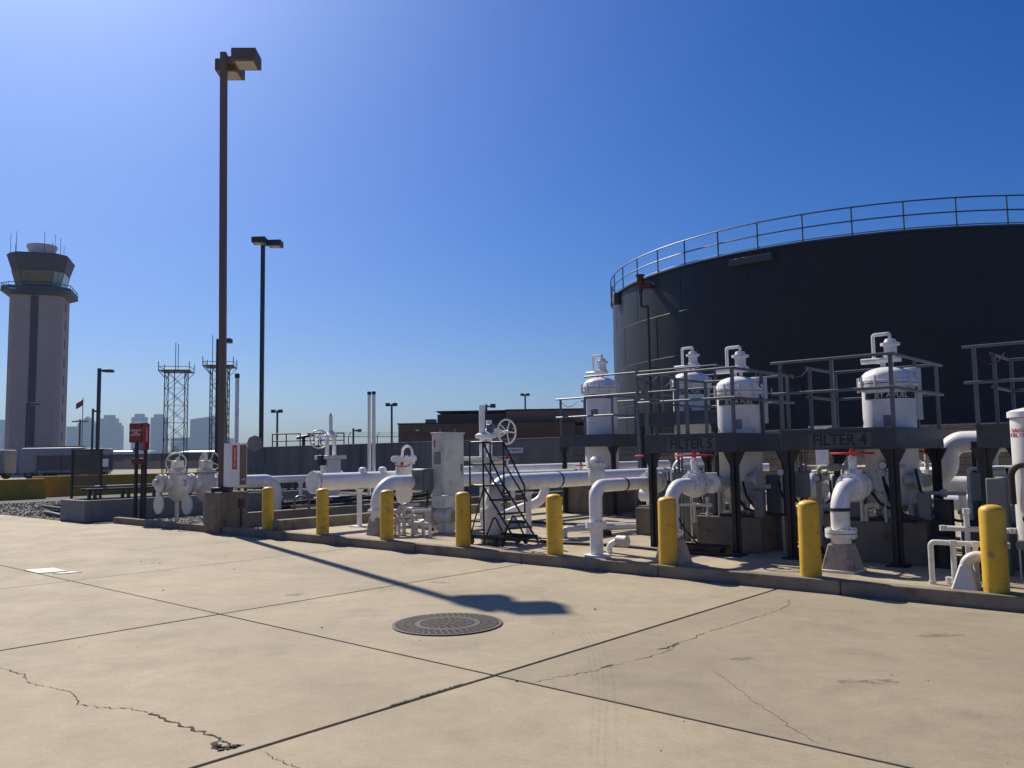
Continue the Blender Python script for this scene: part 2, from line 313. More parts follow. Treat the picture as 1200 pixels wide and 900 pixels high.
kerb = struct(place(MB().box(-23.2,14,9.80,9.955,-.06,.05).build('kerb', 'joint', smooth=0), (0,0,0), ANG))
u = -23.2
while u < 13.9:
    L = min(2.44, 14-u)
    if not (-18.5 < u+L/2 < -17.6): MB().box(u+.006,u+L-.006,9.79,9.965,-.03,.16).build('kerb_stone', 'kerb_concrete', kerb, bev=.012, smooth=0)
    u += L
slab = struct(place(MB().box(-15.55,14,9.96,25.5,-.05,.155).build('equipment_slab', 'slab_concrete', smooth=0), (0,0,0), ANG))
gb = struct(place(MB().box(-60,-15.5,9.96,40,-.07,.02).build('gravel_bed', 'gravel_bed', smooth=0), (0,0,0), ANG))
gb2 = struct(place(MB().box(-60,-23.2,9.35,9.955,-.07,.018).build('gravel_strip', 'gravel_bed', smooth=0), (0,0,0), ANG))
rnd = random.Random(11); mb = MB()
for k in range(9000):
    u = rnd.uniform(-38,-15.8); v = rnd.uniform(9.4 if u < -23.3 else 10.0, 17); r = rnd.uniform(.015,.05); z = .02; a = rnd.uniform(0,6)
    if -25.75 < u < -24 and v > 9.36: continue
    c, s = math.cos(a)*r, math.sin(a)*r
    mb.add([(u+c,v+s,z),(u-s,v+c*.8,z),(u-c,v-s,z),(u+s,v-c*.8,z),(u+r*.2,v,z+r*.8)], [(0,1,4),(1,2,4),(2,3,4),(3,0,4)])
o = place(mb.build('gravel', 'gravel', None, smooth=0), (0,0,0), ANG); o['kind'] = 'stuff'; o['label'] = 'loose dark gravel beside the pale apron'; o['category'] = 'gravel'
# low containment upstands along v
def upstand(u0, u1, v0, v1, z0, z1, label):
    t = place(MB().box(u0,u1,v0,v1,z0,z1).build('low_wall', 'kerb_concrete', None, bev=.012, smooth=0), (0,0,0), ANG); tag(t, label, 'low wall')
upstand(-15.75,-15.5,9.97,24,0,.37,'low concrete upstand edging the pipe slab')
upstand(-18.75,-18.5,10.6,24,0,.36,'low concrete upstand across the hose-filled gravel trench')

# ------------------------------------------------------------ manhole, patches
t = thing('manhole', 'round cast iron manhole cover with radial slots set in concrete', 'manhole', (-.68,8.45,.002), .3)
MB().lathe([(.50,0),(.545,0),(.545,.006),(.50,.012)], n=56).build('pit', 'iron_pit', t)
MB().lathe([(.515,.002),(.53,.004),(.55,.010),(.53,.013),(.515,.010)], n=56).build('frame', 'iron', t)
MB().lathe([(.02,.001),(.5,.001),(.5,.005),(.02,.005)], n=56).build('cover', 'iron_pit', t)
def ringbars(r0, r1, n, w, tw=.25):
    mb = MB()
    for k in range(n):
        a = 2*math.pi*k/n; d = Vector((math.cos(a),math.sin(a),0)); p = Vector((-d.y,d.x,0)); q0 = d*r0; q1 = d*r1+p*(r1-r0)*tw
        mb.add([q0-p*w+Vector((0,0,.005)), q0+p*w+Vector((0,0,.005)), q1+p*w+Vector((0,0,.005)), q1-p*w+Vector((0,0,.005)),
                q0-p*w*.7+Vector((0,0,.013)), q0+p*w*.7+Vector((0,0,.013)), q1+p*w*.7+Vector((0,0,.013)), q1-p*w*.7+Vector((0,0,.013))], [(4,5,6,7),(0,1,5,4),(1,2,6,5),(2,3,7,6),(3,0,4,7)])
    return mb
for r0, r1, n, w in ((.43,.495,46,.014),(.345,.41,38,.013),(.19,.255,20,.013),(.11,.17,12,.012),(.02,.09,6,.011)): ringbars(r0,r1,n,w).build('slot_ring', 'iron', t, smooth=0)
MB().lathe([(.27,.005),(.275,.0135),(.325,.0135),(.33,.005)], n=56).build('band', 'iron', t)
MB().lathe([(.415,.005),(.417,.011),(.425,.011),(.427,.005)], n=56).build('band', 'iron', t)
for k, (pts, lb) in enumerate([([(-7.65,13.15),(-7.30,13.36),(-6.86,12.93),(-7.18,12.72)], 'larger white painted utility plate on the apron joint'), ([(-6.96,12.71),(-6.74,12.86),(-6.56,12.79),(-6.78,12.62)], 'smaller white painted utility plate on the apron joint')]):
    tag(MB().prism([p for p in pts][::-1], .001, .009).build('utility_plate', 'plate_white', None, smooth=0), lb, 'utility plate')

# ------------------------------------------------------------ bollards
me_b = MB().lathe([(.125,0),(.125,.845),(.118,.87),(.095,.893),(.05,.908),(.012,.912)], n=28)
bl = None
blabels = ['yellow bollard beside the concrete block of the bronze light pole','yellow bollard in front of the blind-flanged end of the big white pipe','yellow bollard in front of the white riser elbow by the strainer',
 'yellow bollard between the tall white cabinet and the black rolling steps','yellow bollard between the rolling steps and the slim flanged riser','yellow bollard hiding the riser of the first red handwheel filter line',
 'yellow bollard beside the riser on its tapered concrete pedestal','yellow bollard in front of the small white pipe manifold']
for k in range(8):
    u, v = -15.94+1.974*k, 9.985
    if k == 0:
        bl = me_b.build('bollard', 'yellow_paint'); o = bl
    else: o = bl.copy(); COL.objects.link(o)
    place(o, Wd(u, v, .155), ANG+k); tag(o, blabels[k], 'bollard', 'yellow bollards along the kerb')
    o.rotation_euler[0] = random.uniform(-.008,.008); o.rotation_euler[1] = random.uniform(-.008,.008)

# ------------------------------------------------------------ main light pole
t = yard('concrete_pole_base', 'square weathered concrete block carrying the bronze light pole', 'concrete base', -17.88, 10.1, 0)
MB().box(-.36,.36,-.36,.36,-.05,.93).build('block', 'block_concrete', t, bev=.025, smooth=0)
MB().box(.361,.39,.10,.25,.55,.75).build('cover_plate', 'dark_steel', t, bev=.004); MB().cyl((.38,.17,.0),(.38,.17,.55),.02,n=8).build('conduit', 'dark_steel', t)
t = yard('light_pole', 'tall bronze square light pole with two box heads on concrete block', 'light pole', -17.92, 10.02, .93); t.rotation_euler = (0,R(-.55),R(3))
MB().box(-.075,.075,-.075,.075,0,10.55).build('pole', 'bronze', t, bev=.015)
MB().box(-.2,.2,-.2,.2,0,.10).build('base_cover', 'dark_steel', t, bev=.01)
for nm, (dx, dy) in (('a',(1,0)),('b',(0,1))):
    a = .077; MB().box(min(a*dx,.36*dx)-.035*dy, max(a*dx,.249*dx)+.035*dy, min(a*dy,.36*dy)-.035*dx, max(a*dy,.249*dy)+.035*dx, 10.29, 10.45).build('arm', 'bronze', t)
    cx, cy = .54*dx, .54*dy
    h = MB().prism([(cx-.29,cy-.29),(cx+.29,cy-.29),(cx+.29,cy+.29),(cx-.29,cy+.29)], 10.24, 10.54).build('lamp_head', 'bronze', t, bev=.01)
    MB().box(cx-.22,cx+.22,cy-.22,cy+.22,10.225,10.239).build('lens', 'lens', h)
t = yard('extinguisher_cabinet', 'white cabinet with red lettered strip strapped to the light pole', 'cabinet', -17.63, 10.06, 1.04)
MB().box(-.12,.17,-.11,.32,0,1.0).build('body', 'sign_white', t, bev=.012)
MB().box(.171,.176,.13,.30,.04,.96).build('window', 'bronze', t); MB().box(.171,.175,-.06,.06,.40,.95).build('notice', 'sign_red', t)
text('lettering', 'NO SMOKING', .055, 'sign_white', t, (.1775,.0,.67), (R(90),R(-90),R(90)), sx=1.3)
text('lettering', 'FIRE', .05, 'sign_white', t, (.1785,.225,.16), (R(90),0,R(90)))

# ------------------------------------------------------------ pipework
def handwheel(parent, c, ax, r, m='red_paint', spokes=3, tr=.014):
    ax = Vector(ax).normalized(); c = Vector(c); a = ax.orthogonal().normalized(); b = ax.cross(a)
    mb = MB().ring(c, ax, r, tr, 30, 8); mb.cyl(c-ax*.03, c+ax*.05, .035, n=12)
    for k in range(spokes):
        q = 2*math.pi*k/spokes+.4; d = a*math.cos(q)+b*math.sin(q); mb.cyl(c, c+d*r, tr*.75, n=8)
    return mb.build('handwheel', m, parent)
def run(name, label, u, v, pts, r, rad, flanges=(), legs=(), bands=(), mat_='white_paint', group=None, z=0, n=24):
    t = yard(name, label, 'pipe', u, v, z, group); MB().tube(fillet(pts, rad, 10), r, n).build('pipe', mat_, t)
    for c, ax, fr in flanges: MB().flange(c, ax, fr, .045, 10).build('flange', mat_, t)
    for c, ax in bands: MB().cyl(Vector(c)-Vector(ax)*.02, Vector(c)+Vector(ax)*.02, r+.006, n=n).build('band', 'rubber', t)
    for x, y, zt in legs:
        l = MB().cyl((x,y,.17),(x,y,zt),.055,n=14); l.cyl((x,y,zt-.07),(x,y,zt-.0),.06,.10,n=14); lg = l.build('support_leg', mat_, t)
        MB().box(x-.16,x+.16,y-.16,y+.16,.155,.18).build('base_plate', mat_, lg, bev=.004)
    return t
AX_V, AX_Z, AX_U = (0,1,0), (0,0,1), (1,0,0)
# big blind-flanged header (u=-14.8)
t = run('header_pipe', 'big white header pipe with bolted blind flange end on one leg', -14.8, 0, [(0,10.42,1.16),(0,22.2,1.16)], .185, .4, [((0,10.34,1.16),AX_V,.24),((0,10.43,1.16),AX_V,.24)], [(0,11.55,.97),(-.9,13.2,.97),(0,15.6,.97),(0,19,.97)])
for y in (11.64,12.2,13.9): MB().lathe([(.09,0),(.09,.10),(.075,.13),(.03,.15)], (0,y,1.30)).build('weld_cap', 'white_paint', t)
t = yard('strainer', 'white upright strainer pot with curved davit above the header pipe', 'strainer', -14.35, 12.45, 0)
MB().lathe([(.02,.42),(.025,.56),(.06,.6),(.15,.68),(.19,.8),(.19,1.58)]).build('body', 'white_paint', t)
MB().flange((0,0,1.62), AX_Z, .29, .09, 12).build('lid', 'white_paint', t)
MB().tube(fillet([(-.05,0,1.66),(-.05,0,1.9),(.20,.05,1.9),(.27,.06,1.5)],.13),.028,10).build('davit', 'white_paint', t)
handwheel(t, (.10,-.14,1.50), (.3,-.2,1), .17, tr=.012); MB().cyl((.1,-.14,1.3),(.1,-.14,1.5),.018,n=8).build('stem', 'white_paint', t)
MB().cyl((0,0,.16),(0,0,.5),.03,n=10).build('support_leg', 'white_paint', t)
# riser with elbow (u=-12.9)
t = run('riser_pipe', 'white riser elbow on grey tapered footing beside the strainer', -12.9, 0, [(0,10.52,.42),(0,10.52,1.15),(0,17.5,1.15)], .145, .42, [((0,10.52,.62),AX_Z,.2),((0,11.5,1.15),AX_V,.22),((0,11.56,1.15),AX_V,.22)], [(0,14.5,1.0)])
MB().add([(-.17,10.35,.15),(.17,10.35,.15),(.17,10.69,.15),(-.17,10.69,.15),(-.13,10.39,.5),(.13,10.39,.5),(.13,10.65,.5),(-.13,10.65,.5)], [(4,5,6,7),(0,1,5,4),(1,2,6,5),(2,3,7,6),(3,0,4,7)]).build('footing', 'pedestal', t, bev=.02, smooth=0)
# far pipes at the left, with two gear valves
run('valve_pipe', 'white pipe from the geared gate valves turning down behind the light pole', -20, 0, [(0,10.2,1.08),(0,12.75,1.08),(0,12.75,-.02)], .17, .34, [((0,11.05,1.08),AX_V,.25),((0,12.75,.62),AX_Z,.2)])
run('cross_pipe', 'long white pipe through the tall rising-stem valve behind the header', -20.8, 0, [(0,12.9,1.08),(0,24,1.08)], .10, .3, [((0,14.8,1.08),AX_V,.2),((0,15.5,1.08),AX_V,.2)], [(0,14.1,1.0),(0,17.5,1.0)])
def gear_valve(u, v, label, wheel_z, alt):
    t = yard('gate_valve', label, 'valve', u, v, 0, 'geared gate valves left of the light pole')
    MB().lathe([(.10,.62),(.2,.72),(.245,.9),(.25,1.1),(.22,1.28),(.13,1.36),(.12,1.5)], n=22).build('body', 'dirty_white', t)
    for y in (-.36,.36): MB().flange((0,y,1.08), AX_V, .24, .05, 10).build('flange', 'dirty_white', t)
    MB().cyl((0,-.42,1.08),(0,.42,1.08),.165).build('barrel', 'dirty_white', t)
    MB().flange((0,0,1.40), AX_Z, .22, .06, 8).build('bonnet', 'dirty_white', t)
    MB().box(-.13,.13,-.13,.13,1.45,1.66).build('gearbox', 'dirty_white', t, bev=.03)
    MB().cyl((0,0,1.6),(0,0,1.82 if alt else 1.74),.05,n=12).build('stem', 'dirty_white', t)
    x = -.02 if alt else .18
    MB().cyl((0,0 if alt else -.12,1.58),(.24,-.02 if alt else -.16,1.60),.025,n=8).build('shaft', 'dirty_white', t)
    handwheel(t, (.24,-.02 if alt else -.16,wheel_z), (1,-.25,0), .25, 'dirty_white', 4, .02)
    bl_ = MB().cyl((0,-.50,.56),(0,-.46,.56),.25,n=30).cyl((0,-.46,1.08),(0,-.50,1.08),.24,n=30); bl_.box(-.05,.05,-.495,-.465,.7,.9); bl_.build('spectacle_blind', 'dirty_white', t)
    MB().cyl((-.05,-.60,1.10),(-.05,-.35,1.10),.09,n=16).build('end_cap', 'dirty_white', t)
    MB().cyl((0,0,.0),(0,0,.64),.05,n=10).build('support_leg', 'dirty_white', t)
gear_valve(-20.95, 10.45, 'white gate valve with offset handwheel, left of its larger twin', 1.60, False)
gear_valve(-20.0, 10.72, 'white gate valve with upright gearbox right beside the light pole block', 1.62, True)
t = yard('stem_valve', 'tall white rising-stem valve with side handwheel against grey wall', 'valve', -20.8, 15.15, 0)
MB().box(-.2,.2,-.24,.24,.55,1.62).build('body', 'white_paint', t, bev=.03); MB().box(-.34,.34,-.34,.34,1.62,1.74).build('flange', 'white_paint', t, bev=.01)
MB().box(-.36,.36,-.36,.36,.42,.5).build('foot_flange', 'white_paint', t, bev=.01)
for y in (-.13,.13): MB().box(-.06,.06,y-.03,y+.03,1.74,2.28).build('yoke', 'white_paint', t)
MB().lathe([(.2,2.28),(.2,2.36),(.12,2.42),(.07,2.5)]).build('yoke_head', 'white_paint', t); MB().cyl((0,0,2.4),(0,0,2.92),.055,n=12).build('stem_cover', 'white_paint', t); MB().cyl((0,0,2.92),(0,0,3.0),.03,n=8).build('stem', 'galvanized', t)
MB().cyl((0,-.1,2.32),(.1,-.42,2.3),.03,n=8).build('shaft', 'white_paint', t); handwheel(t, (.15,-.52,2.22), (1,-.35,0), .27, 'white_paint', 5, .022)
MB().box(-.1,.12,-.42,-.25,1.45,1.75).build('switch_box', 'black', t, bev=.02)
for x in (-1,1): MB().cyl((.0,x*.2,.02),(.0,x*.2,.45),.04,n=8).build('support_leg', 'white_paint', t)
t = yard('twin_stem_valve', 'white twin-stem valve with large spoked handwheel behind the rolling steps', 'valve', -13.6, 14.35, 0)
MB().box(-.25,.25,-.35,.35,1.05,1.55).build('body', 'dirty_white', t, bev=.04); MB().box(-.36,.36,-.45,.45,1.55,1.64).build('flange', 'dirty_white', t, bev=.01)
for y, zt in ((-.12,2.85),(.12,2.5)): MB().cyl((0,y,1.64),(0,y,zt),.07,n=14).build('stem_cover', 'white_paint', t)
MB().lathe([(.1,2.05),(.25,2.08),(.25,2.16),(.12,2.22)]).build('yoke_head', 'white_paint', t); MB().box(-.1,.16,.05,.4,2.1,2.3).build('gearbox', 'dirty_white', t, bev=.03); MB().box(.05,.2,-.04,.1,2.22,2.4).build('limit_switch', 'plane_blue', t, bev=.02)
handwheel(t, (.3,.42,2.22), (1,-.1,0), .29, 'white_paint', 5, .02); MB().cyl((0,.4,2.22),(.3,.42,2.22),.03,n=8).build('shaft', 'white_paint', t)
MB().cyl((.1,-.1,.16),(.1,-.1,1.1),.06,n=12).build('support_leg', 'white_paint', t); handwheel(t, (.5,.2,1.6), AX_Z, .2, 'red_paint', 4, .014); MB().cyl((.5,.2,1.25),(.5,.2,1.6),.025,n=8).build('spindle', 'white_paint', t)
# riser behind the rolling steps (u=-10) and its long pipe
t = run('long_riser_pipe', 'long white pipe rising behind the rolling steps towards the filters', -10.05, 0, [(0,10.75,.16),(0,10.75,1.18),(0,17.2,1.18)], .15, .42, [((0,10.75,.72),AX_Z,.21),((0,10.75,.2),AX_Z,.23)], [(.1,11.6,1.0),(0,15.8,1.0)], [((0,12.6,1.18),AX_V)])
MB().tube(fillet([(0,12.2,1.12),(0,12.2,.82),(-.35,11.7,.62),(-.7,11.2,.4)],.3),.09,16).build('branch', 'white_paint', t)
MB().cyl((.0,10.95,.45),(.22,10.8,.45),.11,n=16).build('nozzle', 'white_paint', t)
run('rear_header_pipe', 'white header pipe lying behind the tall cabinet and rolling steps', -13.6, 0, [(0,13.2,1.3),(0,22.5,1.3)], .13, .4, [((0,13.25,1.3),AX_V,.2)], [(0,14.2,1.16),(0,18,1.16)])
# slim riser with tee (u=-7.35)
t = run('slim_riser_pipe', 'slim white flanged riser with bolted top tee near the kerb', -7.35, 0, [(0,10.1,.16),(0,10.1,1.19),(0,11.5,1.19)], .098, .2, [((0,10.1,.60),AX_Z,.155),((0,10.1,.645),AX_Z,.155)], (), [((0,10.85,1.19),AX_V)])
MB().cyl((0,10.1,.155),(0,10.1,.19),.19).build('base_plate', 'white_paint', t, bev=.004)
MB().cyl((-.14,10.18,.16),(-.14,10.18,1.12),.03,n=10).build('side_tube', 'white_paint', t)
MB().tube(fillet([(.05,10.35,.17),(.05,10.35,.30),(.14,10.40,.36),(.22,10.40,.37)],.08),.045,12).build('drain_elbow', 'white_paint', t)
MB().cyl((.17,10.40,.37),(.34,10.40,.37),.085,n=12).build('drain_cap', 'dirty_white', t)
t = yard('relief_valve', 'white bolted relief valve on small pipe behind the slim riser', 'valve', -7.75, 10.7, 0)
MB().cyl((0,0,.16),(0,0,1.36),.06,n=16).build('pipe', 'white_paint', t); MB().lathe([(.1,1.2),(.13,1.3),(.13,1.42),(.09,1.48)]).build('body', 'dirty_white', t); MB().flange((0,0,1.50),AX_Z,.15,.05,8,.016).build('bonnet', 'dirty_white', t); MB().lathe([(.1,1.52),(.1,1.58),(.06,1.62)]).build('cap', 'dirty_white', t)
# filter line valves with red wheels
def red_valve(u, v, zc, label, r=.26, k=1.0):
    t = yard('handwheel_valve', label, 'valve', u, v, 0)
    MB().lathe([(.04,-.24*k),(.14*k,-.2*k),(.2*k,-.06),(.2*k,.06),(.15*k,.15*k),(.12*k,.2*k)], (0,0,zc)).build('body', 'white_paint', t)
    for y in (-.17*k,.17*k): MB().flange((0,y,zc),AX_V,.21*k,.04,10,.018).build('flange', 'white_paint', t)
    MB().flange((0,0,zc+.21*k),AX_Z,.13*k,.035,6,.016).build('bonnet', 'white_paint', t)
    MB().lathe([(.07*k,0),(.055*k,.1*k),(.075*k,.2*k),(.06*k,.24*k)], (0,0,zc+.22*k)).build('yoke', 'white_paint', t)
    z = max(zc+.42*k, 1.62 if r > .15 else 0); MB().cyl((0,0,zc+.3*k),(0,0,z),.03,n=10).build('spindle', 'white_paint', t); MB().cyl((0,0,z-.06),(0,0,z+.07),.02,n=8).build('stem', 'red_paint', t); handwheel(t, (0,0,z), AX_Z, r, 'red_paint', 4, .015)
    return t
red_valve(-7.35, 11.68, 1.19, 'white gate valve with flat red handwheel on the slim pipe', .26, .8)
t = run('filter_riser_pipe', 'white elbow riser behind a bollard feeding the filter five valve', -6.1, 0, [(0,10.15,.4),(0,10.15,1.2),(0,10.66,1.2)], .098, .28, [((0,10.15,.56),AX_Z,.16)])
MB().add([(-.2,9.98,.15),(.2,9.98,.15),(.2,10.36,.15),(-.2,10.36,.15),(-.13,10.02,.48),(.13,10.02,.48),(.13,10.28,.48),(-.13,10.28,.48)], [(4,5,6,7),(0,1,5,4),(1,2,6,5),(2,3,7,6),(3,0,4,7)]).build('footing', 'pedestal', t, bev=.02, smooth=0)
t = red_valve(-6.1, 10.83, 1.2, 'white gate valve with flat red handwheel below the filter five sign', .26, .78)
MB().cyl((0,.13,1.2),(0,.5,1.2),.055).build('spool', 'white_paint', t); MB().flange((0,.5,1.2),AX_V,.15,.05,8,.016).build('end_flange', 'white_paint', t); MB().tube(fillet([(0,.5,1.2),(-.05,1.1,1.2),(-.05,1.25,1.0)],.15),.1,16).build('outlet', 'white_paint', t)
t = run('filter_riser_pipe', 'white elbow riser on tapered stained pedestal feeding the filter four valve', -3.95, 0, [(0,10.62,.58),(0,10.62,1.19),(0,11.02,1.19)], .115, .33, [((0,10.62,.6),AX_Z,.19),((0,10.62,.655),AX_Z,.19)], (), [((0,10.62,.92),AX_Z)])
f = MB().add([(-.2,10.42,.19),(.2,10.42,.19),(.2,10.82,.19),(-.2,10.82,.19),(-.13,10.49,.5),(.13,10.49,.5),(.13,10.75,.5),(-.13,10.75,.5)], [(4,5,6,7),(0,1,5,4),(1,2,6,5),(2,3,7,6),(3,0,4,7)]).build('pedestal', 'pedestal', t, bev=.02, smooth=0)
MB().box(-.22,.22,10.40,10.84,.15,.19).build('pedestal_plinth', 'dirty_white', t, bev=.01); MB().cyl((0,10.62,.48),(0,10.62,.6),.12).build('stub', 'white_paint', t)
t = red_valve(-3.95, 11.15, 1.19, 'white gate valve with flat red handwheel below the filter four sign', .26, .85)
MB().lathe([(.08,.15),(.13,.22),(.135,.32),(.12,.4),(.08,.46),(.03,.49)], (.0,0,1.19), 'y').build('end_cap', 'white_paint', t)
MB().tube([(.05,.3,1.2),(.15,.5,.95),(.4,.55,.8)],.02,8).build('hose', 'rubber', t)
red_valve(-5.35, 14.6, 1.1, 'white valve with small red handwheel under filter five deck', .17, .7)
red_valve(-3.72, 13.6, 1.2, 'white valve with small red handwheel under filter four deck', .17, .5)
red_valve(-11.9, 15.8, 1.1, 'white valve with small red handwheel beside the rear plinths', .12, .7)
run('link_pipe', 'white pipe linking the valves in the shade under filter five', -4.6, 14.6, [(-1.9,0,1.1),(1.6,0,1.1)], .12, .3, [((-.9,0,1.1),AX_U,.19)], [(-1.5,0,1.0),(1.1,0,1.0)])
run('bent_pipe', 'fat white S-bend pipe climbing between the filter platforms', 0, 14, [(-4.4,0,1.22),(-3.53,0,1.22),(-3.53,0,1.76),(-2.0,0,1.76)], .16, .25, (), [(-4.2,0,1.08),(-2.9,0,1.62)])
t = run('floor_pipe', 'white pipe lying low across the slab between the plinths', -9.4, 12.3, [(0,0,.3),(1.0,1.6,.3),(3.0,4.8,.3)], .055, .2, [], [])
MB().tube(fillet([(0,0,.3),(-.12,-.2,.3),(-.12,-.2,.16)],.08),.055,12).build('end_elbow', 'white_paint', t)
for k in range(3): MB().box(.3+k-.1,.3+k+.1,.5+k*1.6-.05,.5+k*1.6+.05,.155,.245).build('saddle', 'dark_steel', t)
run('floor_pipe', 'thinner white pipe lying low across the slab beside the other', -9.9, 13.0, [(0,0,.27),(2.5,4.0,.27)], .04, .2, [], [])
for k, (uu, vv, du, dv, lb) in enumerate([(-11.2,11.2,5.6,.0,'black hose lying straight across the pale slab'),(-14.3,13.6,4.2,.9,'black hose lying beyond the strainer on the slab')]):
    P = [(du*i/14, dv*i/14+.10*math.sin(i*.9+k), .185) for i in range(15)]
    t = yard('floor_hose', lb, 'hose', uu, vv, 0); MB().tube(P, .026, 10).build('hose', 'rubber', t)

# ------------------------------------------------------------ cabinet, junction box, motor and manifold
t = yard('control_cabinet', 'tall white stained cabinet standing over the small motor', 'cabinet', -12.4, 11.95, 0)
MB().box(-.16,.16,-.3,.3,.72,2.12).build('body', 'dirty_white', t, bev=.012); MB().box(-.18,.18,-.32,.32,2.12,2.15).build('top_cap', 'dirty_white', t, bev=.004)
MB().box(.161,.168,-.27,.27,.80,2.07).build('door', 'dirty_white', t, bev=.003); MB().box(.169,.19,.2,.23,1.35,1.5).build('handle', 'galvanized', t)
MB().box(-.1,.1,-.306,-.301,1.5,1.75).build('nameplate', 'plate_grey', t); MB().box(-.10,-.06,-.307,-.301,1.85,2.0).build('red_tag', 'red_paint', t)
for y in (-.22,.22): MB().cyl((0,y,2.15),(0,y,2.24),.015,n=8).build('lifting_eye', 'galvanized', t)
for x in (-.13,.13):
    for y in (-.27,.27): MB().box(x-.025,x+.025,y-.025,y+.025,.155,.73).build('leg', 'dirty_white', t)
t = yard('junction_box', 'dark grey junction box fixed at the side of the white cabinet', 'junction box', -12.7, 11.55, 0)
MB().box(-.2,.2,-.16,.09,.98,1.42).build('body', 'grey_box', t, bev=.03); MB().box(-.17,.17,-.185,-.162,1.0,1.4).build('lid', 'grey_box', t, bev=.01)
MB().tube(fillet([(.1,0,.98),(.1,0,.6),(.2,.05,.45),(.2,.05,.16)],.1),.022,8).build('conduit', 'rubber', t)
t = yard('pump_motor', 'small white electric motor and pump below the cabinet', 'motor', -12.0, 11.5, 0)
MB().lathe([(.06,-.26),(.12,-.25),(.145,-.2),(.145,.14),(.11,.18),(.11,.24)], (0,0,.50), 'x').build('motor_body', 'dirty_white', t); MB().lathe([(.03,.24),(.10,.24),(.10,.25),(.03,.25)],(0,0,.5),'x').build('fan_grille', 'plate_grey', t)
for k in range(10):
    a = 2*math.pi*k/10; MB().box(-.19,.13,-.006,.006,.14,.158).build('cooling_fin', 'dirty_white', t).matrix_local = Matrix.Translation((0,0,.5)) @ Matrix.Rotation(a,4,'X')
MB().box(-.12,.12,-.12,.12,.16,.37).build('pedestal', 'dirty_white', t, bev=.01); MB().lathe([(.15,-.46),(.19,-.42),(.19,-.30),(.1,-.26)],(0,0,.5),'x').build('pump_casing', 'dirty_white', t)
MB().box(-.28,.1,-.14,.14,.64,.9).build('terminal_box', 'dirty_white', t, bev=.02)
def manifold(u, v, label, segs, r=.03):
    t = yard('small_manifold', label, 'pipework', u, v, 0)
    for s_ in segs:
        MB().tube(fillet(s_, .05), r, 10).build('pipe', 'dirty_white', t)
        for q in (s_[0], s_[-1]): MB().lathe([(r*.5,-.03),(r*1.35,-.03),(r*1.35,.03),(r*.5,.03)], q, 'z', 10).build('fitting', 'dirty_white', t)
    return t
manifold(-12.1, 10.75, 'low white small-bore manifold between bollards before the motor', [[(-.9,0,.62),(-.3,0,.62),(-.3,0,.16)],[(-.5,.05,.16),(-.5,.05,.7),(-.5,.4,.7)],[(-.75,.0,.42),(.25,.0,.42),(.25,0,.16)],[(-.05,.0,.16),(-.05,.0,.62),(.1,.3,.62)],[(-.95,.3,.5),(-.45,.3,.5)],[(.0,-.1,.42),(.55,-.1,.42),(.55,-.1,.16)],[(-.2,-.08,.2),(-.2,-.08,.42)]])
manifold(-13.4, 12.0, 'white small-bore pipes on the slab behind the riser elbow', [[(-.3,0,.55),(.5,0,.55),(.5,0,.85)],[(-.4,.1,.38),(.6,.1,.38)],[(-.1,-.1,.25),(.6,-.1,.25),(.6,-.1,.5)],[(.1,.3,.16),(.1,.3,.6),(.5,.3,.6)]], .04)
manifold(-12.9, 11.2, 'white small-bore tangle with elbows between riser footing and motor', [[(-.2,0,.16),(-.2,0,.48),(.35,0,.48),(.35,0,.16)],[(0,.15,.34),(.6,.15,.34),(.6,.15,.66)],[(.15,-.15,.16),(.15,-.15,.72),(.4,.0,.72)],[(.3,.3,.28),(.9,.3,.28)],[(.5,-.2,.16),(.5,-.2,.36),(.9,-.2,.36)]], .034)
for k_, (uu, vv) in enumerate([(-12.62,10.72),(-11.75,10.68)]):
    t = yard('ball_valve', ['small white ball valve on the low manifold, on its riser side','small white ball valve on the low manifold, on its cabinet side'][k_], 'valve', uu, vv, 0)
    MB().lathe([(.03,-.09),(.055,-.08),(.055,-.05),(.075,-.03),(.08,0),(.075,.03),(.055,.05),(.055,.08),(.03,.09)],(0,0,.42),'x',18).build('body', 'dirty_white', t); MB().cyl((0,0,.48),(0,0,.55),.015,n=8).build('stem', 'galvanized', t); MB().box(-.02,.16,-.012,.012,.55,.562).build('lever', 'red_paint', t); MB().cyl((0,0,.155),(0,0,.36),.022,n=8).build('support_leg', 'dirty_white', t)
t = manifold(-2.55, 10.3, 'white small-bore pipe frame by the last bollard', [[(-.25,-.1,.16),(-.25,-.1,.62),(.5,-.1,.62)],[(-.02,-.1,.16),(-.02,-.1,.62)],[(.2,-.1,.62),(.2,-.1,.16)],[(-.2,.25,.75),(.5,.25,.75)],[(.05,.25,.16),(.05,.25,.95)],[(.28,.2,.16),(.28,.2,.9)],[(-.1,.0,.2),(.1,.0,.2)]])
MB().tube(fillet([(.12,-.22,.18),(.12,-.22,.50),(.3,-.22,.50)],.1),[.085]*1+[.06]*11,12).build('capped_stub', 'dirty_white', t) if False else None
t = yard('pipe_bend', 'squat stained white bend wrapped at its foot by the last bollard', 'pipe', -2.42, 10.05, 0)
MB().tube(fillet([(0,0,.3),(0,0,.5),(.3,.05,.5)],.12),.06,14).build('bend', 'dirty_white', t); MB().add([(-.13,-.13,.155),(.13,-.13,.155),(.13,.13,.155),(-.13,.13,.155),(-.05,-.05,.42),(.05,-.05,.42),(.05,.05,.42),(-.05,.05,.42)], [(4,5,6,7),(0,1,5,4),(1,2,6,5),(2,3,7,6),(3,0,4,7)]).build('wrapped_foot', 'dirty_white', t, bev=.02)

